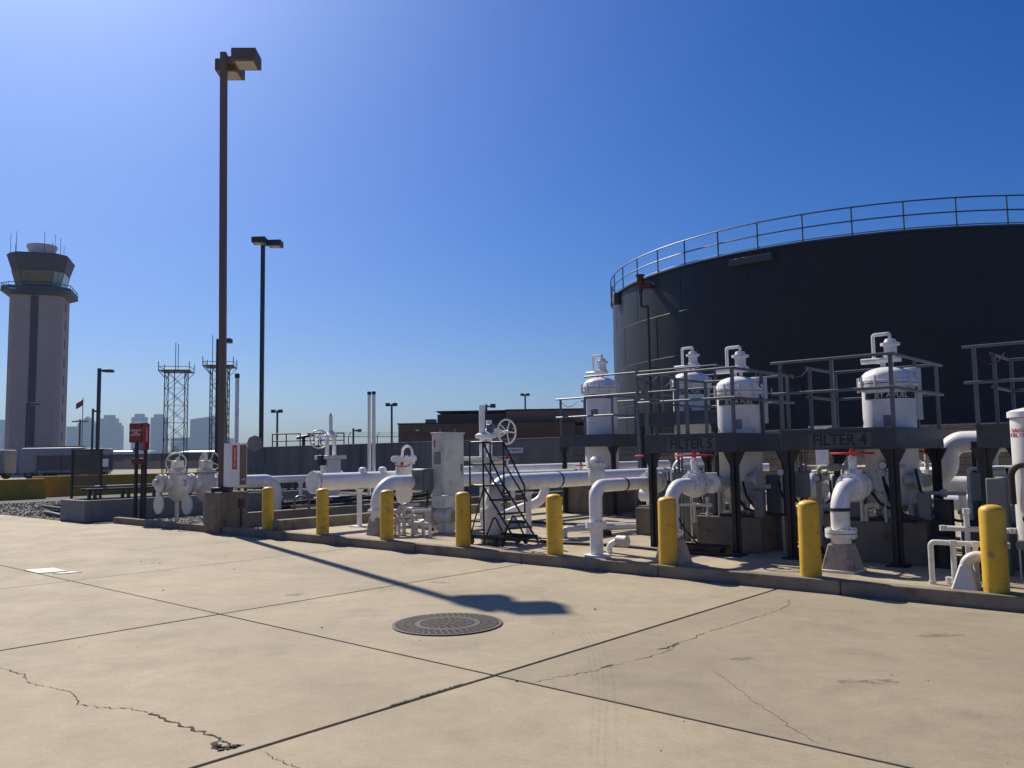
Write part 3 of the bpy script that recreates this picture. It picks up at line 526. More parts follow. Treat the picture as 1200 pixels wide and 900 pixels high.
# ------------------------------------------------------------ rolling steps
t = yard('rolling_steps', 'black rolling steps with handrails parked behind the bollards', 'rolling steps', -9.85, 10.32, .155); t.scale = (.76,1,1)
fr = lambda pts, r=.02, nm='frame_tube': MB().tube(fillet(pts,.06,4), r, 8).build(nm, 'black', t)
for y in (0, .52):
    fr([(-.42,y,.02),(-.42,y,1.0),(-.0,y,1.0)], .018, 'rear_leg'); fr([(-.0,y,.98),(.95,y,.1)], .018, 'stringer'); fr([(.0,y,.05),(.0,y,1.74)], .018, 'upright')
    fr([(-.42,y,1.0),(-.42,y,1.74),(.0,y,1.74),(.62,y,.98),(.62,y,.52)], .018, 'handrail'); fr([(-.42,y,1.36),(.02,y,1.36),(.7,y,.72)], .015, 'mid_rail')
    fr([(-.45,y,.13),(.95,y,.13)], .022, 'base_rail'); fr([(-.42,y,.15),(.0,y,.95)], .014, 'brace'); fr([(.95,y,.13),(1.0,y,.02)], .018, 'foot')
fr([(-.42,0,1.74),(-.42,.52,1.74)], .018, 'end_rail'); fr([(-.42,0,1.36),(-.42,.52,1.36)], .015, 'end_rail'); fr([(.95,0,.13),(.95,.52,.13)], .02, 'cross_tube'); fr([(-.45,0,.13),(-.45,.52,.13)], .02, 'cross_tube')
for k, (x, z) in enumerate(((.74,.30),(.50,.53),(.26,.76))): MB().box(x-.11,x+.11,.015,.505,z-.012,z+.012).build('tread', 'dark_steel', t)
MB().box(-.42,.04,.015,.505,.985,1.01).build('top_platform', 'dark_steel', t)
MB().box(-.45,.98,-.01,.01,.10,.17).build('base_skirt', 'dark_steel', t); MB().box(-.45,.98,.51,.53,.10,.17).build('base_skirt', 'dark_steel', t); MB().box(-.4,.3,.02,.5,.11,.14).build('ballast_tray', 'dark_steel', t)
for y in (.02,.5): fr([(.02,y,.12),(.3,y,.5),(.62,y,.14)], .016, 'lock_linkage')
for x in (.38,.6,-.35):
    for y in (-.03,.55):
        w_ = MB().cyl((x,y-.02,.062),(x,y+.02,.062),.06,n=18).build('caster', 'rubber', t); MB().box(x-.015,x+.015,y-.028,y+.028,.05,.14).build('fork', 'dark_steel', w_)

# ------------------------------------------------------------ filter platforms and vessels
def platform(label, u0, u1, v0, v1, zd, sign=None, rails=(.52,.96), over=.12, depth=.28, pm='steel', group='filter platforms', back=True):
    t = yard('filter_platform', label, 'platform', u0, v0, 0, group); L = u1-u0; D = v1-v0
    MB().box(-.02,L+.02,-.02,.06,zd-depth,zd).build('fascia', pm, t, bev=.006); MB().box(L-.04,L+.021,.061,D,zd-depth,zd).build('fascia', pm, t, bev=.006); MB().box(-.021,.04,.061,D,zd-depth,zd).build('fascia', pm, t, bev=.006); MB().box(.041,L-.041,D-.06,D-.001,zd-depth,zd).build('fascia', pm, t, bev=.006)
    MB().box(-.02,L+.02,-.05,-.021,zd-.035,zd+.005).build('nosing', pm, t)
    n = 0; mb = MB()
    x = .06
    while x < L-.05: mb.box(x,x+.006,.06,D-.06,zd-.03,zd); x += .035
    for k in range(int(D/.1)): mb.box(.04,L-.04,.08+k*.1,.086+k*.1,zd-.022,zd-.008)
    o = mb.build('grating', pm, t, smooth=0)
    posts = [(0,.02),(L*.48,.02),(L-.02,.02),(L-.02,D*.5),(L-.02,D-.03),(0,D-.03),(0,D*.5)]
    for x, y in posts: MB().box(x-.022,x+.022,y-.022,y+.022,zd,zd+rails[1]).build('rail_post', 'galvanized', t)
    for h in rails:
        MB().cyl((-over,0-.02,zd+h),(L+.04,-.02,zd+h),.022,n=10).build('rail', 'galvanized', t)
        MB().cyl((L+.015,-.0,zd+h-.003),(L+.015,D+over,zd+h-.003),.022,n=10).build('rail', 'galvanized', t)
        MB().cyl((-.01,D*.45,zd+h-.003),(-.01,D+.02,zd+h-.003),.022,n=10).build('rail', 'galvanized', t)
        if back: MB().cyl((-.01,D-.02,zd+h+.002),(L,D-.02,zd+h+.002),.022,n=10).build('rail', 'galvanized', t)
    for x, y in ((.04,.09),(L-.07,.09),(.04,D-.1),(L-.07,D-.1)):
        l = MB().box(x-.065,x+.065,y-.02,y+.02,.18,zd-.01).box(x-.018,x+.018,y-.062,y+.062,.18,zd-.012).build('leg', 'dark_steel', t); MB().box(x-.12,x+.12,y-.12,y+.12,.155,.18).build('base_plate', 'dark_steel', l)
        MB().add([(x-.16,y-.03,zd-depth-.001),(x+.16,y-.03,zd-depth-.001),(x+.16,y+.03,zd-depth-.001),(x-.16,y+.03,zd-depth-.001),(x-.06,y-.03,zd-depth-.2),(x+.06,y-.03,zd-depth-.2),(x+.06,y+.03,zd-depth-.2),(x-.06,y+.03,zd-depth-.2)], [(3,2,1,0),(4,5,6,7),(0,1,5,4),(1,2,6,5),(2,3,7,6),(3,0,4,7)]).build('haunch', 'dark_steel', l, smooth=0)
    MB().tube([(.02,.0,zd+.86),(.12,.15,zd+.74),(.2,.3,zd+.78),(.25,.45,zd+.9)],.008,6).build('safety_chain', 'dark_red', t)
    if sign:
        MB().box(.53*L-.42,.53*L+.42,-.026,-.021,zd-.25,zd-.055).build('sign_panel', 'sign_grey', t); text('lettering', sign, .215, 'black', t, (.53*L,-.0295,zd-.155), sx=.92, bold=.02)
    return t
mat('sign_grey', (.075,.087,.105), .6, var=.2, scale=8, dirt=(.07,.08,.095,.8), dscale=6)
platform('railed steel platform above the black spill tray, lettered FILTER 5', -7.2, -5.68, 11.3, 13.3, 1.94, 'FILTER 5')
platform('railed steel platform behind the tapered stained pedestal, lettered FILTER 4', -4.98, -3.46, 11.35, 13.5, 1.95, 'FILTER 4')
platform('unlettered steel platform beside the last bollard at the yard end', -2.5, -.9, 11.35, 13.5, 1.94)
platform('unlettered rear platform holding the vessel nearest the brown building', -13.35, -11.72, 16.9, 19.0, 2.14, None, (.47,.94), depth=.3)
platform('raised rear platform with light guard rails against the tank', -10.95, -8.9, 16.9, 19.0, 2.6, None, (.5,1.0), 1.6, .3)
def vessel(label, u, v, r, z0, z1, k=1.0, txt='JET A FUEL', ctrl=True, band_a=-90):
    t = yard('filter_vessel', label, 'filter vessel', u, v, 0, 'white filter vessels'); h = z1-.28*k-.10*k
    s_ = MB().lathe([(r*.5,z0),(r*.85,z0+.05),(r,z0+.14),(r,h)], n=40).build('shell', 'white_paint', t)
    MB().lathe([(r*1.02,h),(r*1.12,h+.005),(r*1.12,h+.05*k),(r*1.02,h+.055*k)], n=40).build('shell_flange', 'white_paint', t)
    pr = [(r*1.12,h+.062*k),(r*1.12,h+.10*k),(r*1.03,h+.105*k)] + [(r*1.0*math.cos(a), h+.15*k+.15*k*math.sin(a)) for a in (0,.3,.6,.9,1.2,1.4,1.53)]
    ld = MB().lathe(pr, n=40).build('lid', 'white_paint', t)
    MB().lathe([(r*1.0,h+.05*k),(r*1.085,h+.053*k),(r*1.085,h+.064*k),(r*1.0,h+.066*k)], n=40).build('gasket', 'black', ld)
    MB().ring((0,0,h-.62*k),(0,0,1),r,.006,40,6).build('weld_bead', 'white_paint', t)
    for q in range(10):
        a = 2*math.pi*q/10+.2; mb = MB().cyl((r*1.13*math.cos(a),r*1.13*math.sin(a),h-.05*k),(r*1.13*math.cos(a),r*1.13*math.sin(a),h+.16*k),.018*k,n=8); mb.build('swing_bolt', 'dirty_white', ld)
    zt = h+.30*k
    MB().tube(fillet([(-.05*k,0,zt-.02),(-.05*k,0,zt+.08*k),(-.2*k,0,zt+.1*k)],.05),.035*k,10).build('vent_neck', 'white_paint', t)
    MB().cyl((-.34*k,-.02,zt+.10*k),(.2*k,-.02,zt+.10*k),.042*k,n=10).build('vent_arm', 'white_paint', t)
    MB().cyl((.06*k,0,zt),(.06*k,0,zt+.15*k),.028*k,n=10).build('vent_stub', 'white_paint', t); MB().lathe([(.07*k,0),(.10*k,.02*k),(.10*k,.04*k),(.085*k,.05*k),(.085*k,.17*k),(.13*k,.18*k),(.13*k,.215*k),(.09*k,.22*k),(.07*k,.27*k),(.03*k,.28*k)],(.06*k,0,zt+.12*k)).build('air_eliminator', 'white_paint', t)
    MB().tube(fillet([(.06*k,0,zt+.36*k),(.06*k,0,zt+.47*k),(-.17*k,0,zt+.47*k),(-.17*k,0,zt+.08*k)],.03),.026*k,8).build('vent_loop', 'white_paint', t)
    # black name band
    a0 = R(band_a); n = 24; vs = []; bh = .085*k; zb = h-.12*k
    for i in range(n+1):
        a = a0-1.15+2.3*i/n
        for z in (zb-bh/2, zb+bh/2): vs.append(((r+.003)*math.cos(a),(r+.003)*math.sin(a),z))
    bd = MB().add(vs, [(2*i,2*i+2,2*i+3,2*i+1) for i in range(n)]).build('name_band', 'black', t)
    text('lettering', txt, .095*k, 'sign_white', bd, (0,0,zb-.0), bend=(r+.0055,a0), bold=.0)
    pl = MB(); 
    for i in range(5):
        a = a0-.35+.09*i
        pl.add([((r+.004)*math.cos(a),(r+.004)*math.sin(a),zb-.42*k),((r+.004)*math.cos(a+.09),(r+.004)*math.sin(a+.09),zb-.42*k),((r+.004)*math.cos(a+.09),(r+.004)*math.sin(a+.09),zb-.27*k),((r+.004)*math.cos(a),(r+.004)*math.sin(a),zb-.27*k)],[(0,1,2,3)])
    pl.build('nameplate', 'plate_grey', t)
    if ctrl: MB().box(r*.5,r*1.02,.12,.34,h-.45*k,h+.28*k).build('control_panel', 'dirty_white', t, bev=.01)
    for q in range(3):
        a = 2*math.pi*q/3+.5; x, y = r*.8*math.cos(a), r*.8*math.sin(a); MB().box(x-.05,x+.05,y-.05,y+.05,.6,z0+.25).build('leg', 'dirty_white', t)
    MB().lathe([(.08,0),(.08,.14),(.14,.14),(.14,.18),(.02,.18)],(r*.7,-r*.7,z0+.4),'x',16).build('nozzle', 'dirty_white', t)
    return t
vessel('white jet fuel vessel standing on the plinth by the black spill tray', -6.05, 12.2, .33, .85, 2.93, 1, band_a=-62)
vessel('white jet fuel vessel behind the riser with the tapered stained pedestal', -3.8, 12.25, .345, .85, 2.90, 1, band_a=-66)
vessel('white filter vessel on the rear platform against open sky', -12.85, 18, .44, .8, 3.78, 1.25, 'JET A FUEL', False, -70)
vessel('white filter vessel on the raised rear platform before the tank', -10.15, 18, .44, .8, 3.72, 1.25, 'JET A FUEL', False, -66)
def plinth(u0, u1, v0, v1, z1, label, m='block_concrete'):
    t = yard('concrete_plinth', label, 'plinth', u0, v0, 0); MB().box(0,u1-u0,0,v1-v0,.15,z1).build('block', m, t, bev=.02, smooth=0); MB().box(.05,u1-u0-.05,.05,v1-v0-.05,z1,z1+.03).build('grout_pad', 'dark_steel', t, bev=.006)
plinth(-6.62,-5.55,11.75,12.75,.68,'concrete plinth right behind the black spill tray')
plinth(-4.35,-3.25,11.72,12.85,.70,'concrete plinth right behind the tapered stained pedestal')
plinth(-13.5,-12.2,17.1,18.8,.95,'tall concrete plinth under the rear vessel against the sky')
plinth(-11.3,-9.4,17.1,18.8,.95,'wide concrete plinth under the rear vessel before the tank')
plinth(-6.3,-5.0,13.75,15.0,.62,'low concrete pump plinth between the two lettered platforms')
plinth(-3.2,-1.8,13.4,14.9,.66,'low concrete pump plinth right of the FILTER 4 platform')
def pump(u, v, z, label):
    t = yard('fuel_pump', label, 'pump', u, v, z, 'white pump motors')
    MB().box(-.5,.5,-.25,.25,0,.06).build('skid', 'dirty_white', t, bev=.005)
    MB().lathe([(.10,-.36),(.2,-.34),(.235,-.25),(.235,.2),(.2,.28),(.12,.3)],(0,0,.36),'y').build('motor_body', 'white_paint', t); MB().lathe([(.05,-.42),(.19,-.42),(.21,-.36),(.05,-.36)],(0,0,.36),'y').build('fan_cover', 'white_paint', t)
    for q in (.05,.09,.13): MB().ring((0,-.421,.36),(0,1,0),q,.012,24,6).build('grille_ring', 'black', t)
    for k in range(14):
        a = 2*math.pi*k/14; f_ = MB().box(-.006,.006,-.22,.18,.23,.262).build('cooling_fin', 'white_paint', t); f_.matrix_local = Matrix.Translation((0,0,.36)) @ Matrix.Rotation(a,4,'Y')
    MB().box(.05,.3,-.1,.1,.5,.68).build('terminal_box', 'white_paint', t, bev=.02)
    for y in (-.18,.15): MB().box(-.16,.16,y-.04,y+.04,.06,.18).build('foot', 'dirty_white', t)
    MB().tube([(.2,.1,.1),(.38,-.1,.2),(.4,-.2,.5),(.25,-.1,.6)],.02,8).build('cable', 'rubber', t)
pump(-5.75, 14.2, .65, 'white pump motor on the low plinth between the lettered platforms')
pump(-2.85, 13.9, .69, 'white pump motor on the low plinth below the S-bend pipe')
t = yard('pipe_stanchion', 'white steel stanchion standing behind the FILTER 4 platform', 'stanchion', -6.2, 15.9, 0)
MB().box(-.09,.09,-.09,.09,.18,2.1).build('column', 'white_paint', t, bev=.006); MB().box(-.17,.17,-.17,.17,.155,.18).build('base_plate', 'white_paint', t); MB().box(-.2,.2,-.12,.12,2.1,2.13).build('cap_plate', 'white_paint', t)
t = yard('pipe_stanchion', 'light grey pole with guard rail in front of the tank', 'stanchion', -10.85, 16.7, 0)
MB().cyl((0,0,.4),(0,0,3.62),.04,n=12).build('column', 'galvanized', t); MB().lathe([(.2,.155),(.2,.2),(.06,.6),(.03,.62)],n=16).build('cone_base', 'dark_steel', t)
t = yard('spill_tray', 'shallow black spill tray on the slab by the FILTER 5 plinth', 'tray', -6.35, 11.3, .155)
MB().prism([(-.42,-.16),(.42,-.16),(.42,.16),(-.42,.16)],.0,.012).build('floor', 'black', t)
for a, b in (((-.42,-.16),(.42,-.16)),((.42,-.16),(.42,.16)),((.42,.16),(-.42,.16)),((-.42,.16),(-.42,-.16))):
    ox, oy = 1.12, 1.3; MB().add([(a[0],a[1],.005),(b[0],b[1],.005),(b[0]*ox,b[1]*ox,.13),(a[0]*ox,a[1]*ox,.13),(a[0]*.97,a[1]*.95,.006),(b[0]*.97,b[1]*.95,.006),(b[0]*ox*.985,b[1]*ox*.97,.13),(a[0]*ox*.985,a[1]*ox*.97,.13)],[(0,1,2,3),(7,6,5,4),(3,2,6,7),(1,0,4,5),(0,3,7,4),(2,1,5,6)]).build('side', 'black', t, smooth=0)
manifold(-6.75, 11.45, 'thin white drain pipe frame before the FILTER 5 plinth', [[(0,0,.16),(0,0,.86),(.5,.1,.86)],[(.25,.05,.86),(.25,.05,.62)],[(.45,.1,.72),(.45,.1,.95)]], .024)
# white column unit at the right edge
t = yard('dispenser_column', 'white cylindrical column unit with lid and hose loop', 'dispenser', -1.80, 10.6, 0)
MB().lathe([(.2,.6),(.215,.64),(.215,1.98)], n=32).build('body', 'white_paint', t); MB().lathe([(.21,1.985),(.24,1.99),(.24,2.05),(.2,2.07),(.06,2.10)], n=32).build('lid', 'white_paint', t); MB().box(-.14,.14,-.14,.14,.155,.6).build('pedestal', 'grey_concrete', t, bev=.02)
MB().lathe([(.03,0),(.04,.08),(.04,.16),(.02,.18)],(0.05,0,2.09)).build('lid_knob', 'white_paint', t); text('lettering', 'DANGER\nFUEL ONLY', .06, 'sign_red', t, (0,0,1.82), bend=(.2165,R(-115)), bold=0)
MB().tube(fillet([(-.20,-.18,1.05),(-.20,-.2,1.48),(.2,-.28,1.48),(.2,-.28,.95),(-.1,-.26,.9)],.14),.035,10).build('hose', 'rubber', t); 
t = yard('steel_stand', 'grey steel stand beside the white column unit', 'stand', -1.75, 9.98, 0)
MB().box(-.04,.04,-.04,.04,.16,.7).build('post', 'galvanized', t); MB().box(-.15,.3,-.1,.1,.62,.7).build('arm', 'galvanized', t, bev=.005)
def skid(u, v, label, seed, b=.7):
    rr = random.Random(seed); t = yard('instrument_pipework', label, 'pipework', u, v, 0)
    for k in range(5):
        x, y = rr.uniform(-.5,.4), rr.uniform(-.25,.3); z = rr.uniform(.85,1.45); L = rr.uniform(.25,.6)
        MB().tube(fillet([(x,y,b),(x,y,z),(x+L,y+rr.uniform(-.1,.1),z)],.05), rr.choice((.018,.025,.035)), 8).build('pipe', 'dirty_white', t)
        MB().lathe([(.02,-.04),(.05,-.03),(.055,.03),(.02,.05)],(x+L*.5,y,z),'x',12).build('fitting', 'dirty_white', t)
    for k in range(3):
        x, y = rr.uniform(-.3,.4), rr.uniform(-.3,.1); MB().tube([(x,y,1.2+.1*k),(x+.1,y-.12,1.0),(x+.25,y-.15,.82),(x+.5,y-.1,b+.04),(x+.7,y+.05,b+.02)],.018,8).build('hose', 'rubber', t)
    for k in range(2):
        x, y, z = rr.uniform(-.4,.4), rr.uniform(-.35,-.1), rr.uniform(1.0,1.5); g_ = MB().cyl((x,y,z),(x,y+.05,z),.06,n=18).build('gauge', 'black', t); MB().cyl((x,y-.004,z),(x,y-.001,z),.05,n=18).build('dial', 'sign_white', g_); MB().cyl((x,y+.03,b),(x,y+.03,z),.012,n=6).build('gauge_stem', 'dirty_white', t)
    MB().box(-.55,-.33,0,.15,b,1.3).build('switch_box', 'grey_box', t, bev=.015); MB().box(.45,.6,-.3,-.2,b,b+.4).build('sample_box', 'grey_box', t, bev=.015)
run('suction_header_pipe', 'white suction header running behind the pump plinths', -1.5, 15.6, [(-8.6,0,.75),(1.5,0,.75)], .14, .3, [((-6.4,0,.75),AX_U,.21),((-3.6,0,.75),AX_U,.21),((-.9,0,.75),AX_U,.21)], [(-7.6,0,.62),(-5,0,.62),(-2.2,0,.62)])
for k, (uu, vv, zt, lb) in enumerate([(-8.4,14.2,1.5,'white riser with bolted flange between rear plinth and FILTER 5 deck'),(-7.6,15.2,1.35,'short white riser with bolted flange behind the FILTER 5 deck'),(-4.75,13.1,1.5,'white riser with bolted flange beside the gap between lettered decks'),(-2.75,12.6,1.35,'short white riser with bolted flange under the unlettered deck')]):
    run('drop_pipe', lb, uu, vv, [(0,0,.16),(0,0,zt),(.5,.3,zt)], .075, .18, [((0,0,.5),AX_Z,.13),((0,0,.55),AX_Z,.13),((0,0,zt-.35),AX_Z,.13)])
skid(-8.0, 13.6, 'small-bore trim pipes and gauges behind the slim pipe valve', 8); skid(-4.6, 14.1, 'small-bore trim pipes and gauges beside the pump plinth', 9); skid(-2.3, 12.2, 'small-bore trim pipes and gauges beneath the unlettered platform', 12)
plinth(-8.7,-7.4,13.2,14.2,.66,'low concrete plinth behind the slim pipe valve')
plinth(-2.9,-1.6,11.9,12.7,.66,'low concrete plinth beneath the unlettered platform')
skid(-7.0, 12.7, 'small-bore trim pipes standing on the slab left of the spill tray plinth', 21, .155); skid(-5.15, 12.3, 'small-bore trim pipes standing on the slab between the lettered decks', 22, .155); skid(-4.75, 15.2, 'small-bore trim pipes standing on the slab behind the pump plinth', 23, .155); skid(-1.9, 11.3, 'small-bore trim pipes standing on the slab beside the white column unit', 24, .155)
for k, (uu, vv, lb) in enumerate([(-6.75,11.5,'grey conduit and starter box strapped beside the spill tray'),(-4.85,11.65,'grey conduit and starter box between the two lettered decks'),(-2.6,11.7,'grey conduit and starter box at the unlettered deck')]):
    t = yard('starter_box', lb, 'electrical box', uu, vv, .155); MB().cyl((0,0,0),(0,0,1.5),.022,n=8).build('conduit', 'galvanized', t); MB().cyl((.06,0,0),(.06,0,1.5),.016,n=8).build('conduit', 'galvanized', t); MB().box(-.09,.13,-.06,-.022,.85,1.2).build('box', 'grey_box', t, bev=.01); MB().tube([(.0,-.04,.85),(-.05,-.06,.6),(.1,-.08,.35),(.3,.0,.1)],.014,6).build('cable', 'rubber', t)
skid(-6.0, 11.85, 'small-bore trim pipes, gauges and hoses on the plinth by the spill tray', 3)
skid(-3.75, 11.85, 'small-bore trim pipes, gauges and hoses on the plinth behind the stained pedestal', 4)
t = yard('water_sump', 'black cylindrical sump pot on the slab by the stained-pedestal plinth', 'sump', -3.05, 11.65, .155)
MB().lathe([(.12,0),(.12,.05),(.09,.06),(.09,.3),(.13,.32),(.13,.4),(.05,.42)],n=20).build('pot', 'dark_steel', t); MB().box(-.1,.1,.1,.22,.35,.85).build('bracket', 'dark_steel', t)
for k in range(3):
    t = yard('support_column', ['dark steel column between pump plinth and FILTER 5 deck','dark steel column behind the FILTER 4 vessel','dark steel column beside the S-bend pipe'][k], 'column', (-5.05,-4.25,-2.95)[k], (13.6,13.9,13.2)[k], .155)
    MB().box(-.05,.05,-.05,.05,.02,1.6).build('shaft', 'dark_steel', t); MB().box(-.11,.11,-.11,.11,0,.02).build('base_plate', 'dark_steel', t)
    MB().box(-.08,.08,-.055,-.051,.6,1.1).build('conduit_tray', 'grey_box', t)
# black hoses in the gravel trench
for k in range(14):
    rr = random.Random(90+k); ly = k//4; ph = rr.uniform(0,6); u0 = -20.45+.42*(k%4)+.2*(ly%2)
    P = [(u0+.13*math.sin(i*.5+ph)+.05*math.sin(i*1.3), 12.9+i*.3+rr.uniform(-.02,.02), .075+.125*ly+.025*math.sin(i*.8+ph)) for i in range(24)]
    t = yard('black_hose', 'black hose heaped on the gravel below the tall stem valve', 'hose', 0, 0, 0, 'black hoses heaped on the gravel'); MB().tube(P, .058, 10).build('hose', 'rubber', t)
t = yard('black_hose', 'black hose looping over the gravel by the grey concrete box', 'hose', 0, 0, 0)
MB().tube([Vector(p) for p in [(-25.85,9.9,.10),(-26.6,10.6,.10),(-27.2,11.3,.10),(-28.5,11.9,.10),(-30.5,12.1,.10),(-32,11.8,.10),(-32.6,11.3,.10),(-31,11.1,.10),(-29.5,11,.10),(-28.3,10.7,.10),(-28.0,10.2,.10),(-28.4,9.9,.10),(-27.5,9.8,.10),(-26.4,9.75,.06)]], .06, 10).build('hose', 'rubber', t)
t = yard('bent_handrail', 'small bent grey hoop rail in front of the header flange', 'hoop rail', -17.2, 11.9, 0)
MB().tube(fillet([(0,0,.02),(0,0,.75),(-.1,-.35,.75),(-.1,-.35,.45)],.12),.03,10).build('hoop', 'galvanized', t)

# ------------------------------------------------------------ left: concrete box, frames, shutoff sign
t = yard('concrete_box', 'grey low concrete containment box beside the gravel', 'concrete box', -25.75, 9.36, 0)
for x0,x1,y0,y1 in ((0,1.73,0,.2),(1.53,1.73,.2,8),(0,.2,.2,8),(.2,1.53,7.8,8)): MB().box(x0+.001,x1-.001,y0+.001,y1-.001,-.05,.6).build('side', 'grey_concrete', t, bev=.015, smooth=0)
MB().box(.2,1.53,.2,7.8,0,.5).build('infill', 'grey_concrete', t)
t = yard('screen_frame', 'dark upright frame with smoky panel over the concrete box', 'screen', -26.5, 10.3, .0)
for x in (0,1.08): MB().box(x-.03,x+.03,-.03,.03,.02,2.05).build('post', 'dark_steel', t)
for z in (2.0,.9): MB().box(.03,1.05,-.025,.025,z-.03,z+.03).build('rail', 'dark_steel', t)
MB().box(.04,1.04,-.006,.006,.94,1.96).build('panel', 'panel_clear', t); place(t, Wd(-26.9,10.1,0), ANG+R(24))
t = yard('pipe_rack', 'low dark pipe rack with short legs on the concrete box', 'pipe rack', -25.2, 9.7, .5)
MB().box(-.05,.05,0,7.5,.34,.40).build('beam', 'dark_steel', t); MB().box(.35,.45,0,7.5,.34,.40).build('beam', 'dark_steel', t)
for k in range(8): MB().box(-.04,.04,.2+k*.95,.28+k*.95,0,.34).build('leg', 'dark_steel', t); MB().box(.36,.44,.2+k*.95,.28+k*.95,0,.34).build('leg', 'dark_steel', t)
MB().cyl((.2,.3,.43),(.2,7.3,.43),.05,n=10).build('pipe', 'grey_box', t)
t = thing('shutoff_sign', 'red emergency fuel shutoff sign box on two black posts', 'sign', (-10.38,23.25,0), R(-14))
for x in (-.13,.16): MB().box(x-.035,x+.035,-.035,.035,-.02,2.2).build('post', 'black', t)
MB().cyl((.02,.05,0),(.02,.05,1.6),.03,n=8).build('conduit', 'black', t)
MB().box(-.29,.15,-.12,.12,2.18,2.72).build('sign_box', 'black', t, bev=.01); MB().box(-.25,.11,-.128,-.121,2.21,2.69).build('face', 'shutoff_red', t)
text('lettering', 'EMERGENCY\nFUEL\nSHUTOFF', .075, 'sign_white', t, (-.07,-.131,2.45), bold=0)
MB().box(.152,.19,-.12,.12,1.98,2.70).build('side_board', 'sign_red', t); text('lettering', 'EMERGENCY', .09, 'sign_white', t, (.193,0,2.34), (R(90),R(-90),R(90)), bold=0)
MB().box(-.22,.2,-.09,-.036,1.58,1.74).build('push_box', 'dark_red', t, bev=.01)
for k, (pu, pv, L, H_, lb) in enumerate([(-41.9,10.5,4.0,.93,'nearer yellow concrete barrier beside the gravel'),(-43.6,14.6,9.5,1.0,'farther yellow concrete barrier behind the screen frame')]):
    t = yard('concrete_barrier', lb, 'barrier', pu, pv, 0, 'yellow barriers')
    MB().add([(-.35,0,0),(.35,0,0),(.35,L,0),(-.35,L,0),(-.28,0,.25),(.28,0,.25),(.28,L,.25),(-.28,L,.25),(-.13,0,H_),(.13,0,H_),(.13,L,H_),(-.13,L,H_)],[(0,1,5,4),(1,2,6,5),(2,3,7,6),(3,0,4,7),(4,5,9,8),(5,6,10,9),(6,7,11,10),(7,4,8,11),(8,9,10,11),(3,2,1,0)]).build('body', 'barrier_yellow', t, bev=.02, smooth=0)

# ------------------------------------------------------------ containment wall behind
t = yard('containment_wall', 'long weathered concrete containment wall behind the pipework', 'wall', -44, 25.6, 0)
x = 0; k = 0
while x < 56:
    L = 3.05; MB().box(x+.01,x+L-.01,random.uniform(-.006,.006),.28,-.05,2.26).build('wall_panel', 'block_wall' if x > 22 else 'wall_concrete', t, bev=.01, smooth=0); x += L
MB().box(0,56.1,.03,.25,-.05,2.24).build('core', 'joint', t); 
for a,b in ((0,56.1),): MB().box(a,b,-.03,.31,2.262,2.33).build('coping', 'wall_concrete', t, bev=.01)
t = yard('wall_sign', 'small white notice with red lettering on the containment wall', 'sign', -22.6, 25.58, 1.85)
MB().box(-.45,.45,-.02,0,-.11,.11).build('board', 'sign_white', t); text('lettering', 'NO SMOKING', .12, 'sign_red', t, (0,-.0225,0), bold=.02)
t = yard('wall_sign', 'faded orange hazard diamond on the containment wall', 'sign', -34.7, 25.58, 1.2)
o = MB().box(-.22,.22,-.02,0,-.22,.22).build('board', 'rust_orange' if 'rust_orange' in M else 'barrier_yellow', t); o.rotation_euler = (0,R(45),0)
for k, (uu, vv, zt, lb) in enumerate([(-21.4,17.1,3.75,'slim white vent pole with black cap, left of a pair'),(-21.22,17.14,3.75,'slim white vent pole with black cap, right of a pair')]):
    t = yard('vent_pole', lb, 'vent pole', uu, vv, 0, 'white vent poles'); MB().cyl((0,0,.02),(0,0,zt-.06),.055,n=12).build('tube', 'white_paint', t); MB().cyl((0,0,zt-.06),(0,0,zt+.04),.065,n=12).build('cap', 'black', t)
t = thing('vent_pole', 'single white vent pole with black cap behind the bronze light pole', 'vent pole', (-9.95,30,0)); MB().cyl((0,0,0),(0,0,4.6),.07,n=12).build('tube', 'white_paint', t); MB().cyl((0,0,4.6),(0,0,4.76),.085,n=12).build('cap', 'black', t)
t = thing('octagon_sign', 'back of an octagonal grey road sign behind the white pipes', 'sign', (-9.6,31,0)); MB().cyl((0,.03,0),(0,.03,2.3),.025,n=8).build('post', 'galvanized', t); MB().cyl((0,0,2.25),(0,.02,2.25),.3,n=8).build('plate', 'plate_grey', t)
# rail frames and red hydrant riding above the wall
t = thing('guard_frame', 'grey pipe guard frame with red valve showing over the wall', 'guard frame', (-15.0,52,0)); t.scale = (.72,1,.86)
for x in (0,1.2,2.4,3.6,4.2,6.2): MB().cyl((x,0,0),(x,0,3.75),.05,n=8).build('post', 'dark_steel', t)
for a, b in ((0,2.4),(3.0,4.2),(4.2,6.2)): MB().cyl((a,0,3.72),(b,0,3.72),.05,n=8).build('rail', 'dark_steel', t)
MB().cyl((0,0,3.2),(6.2,0,3.2),.04,n=8).build('rail', 'dark_steel', t); MB().cyl((2.7,0,0),(2.7,0,3.5),.14,n=10).build('valve_stem', 'dark_red', t); MB().cyl((2.1,0,3.4),(3.5,0,3.6),.1,n=8).build('valve_arm', 'dark_red', t)

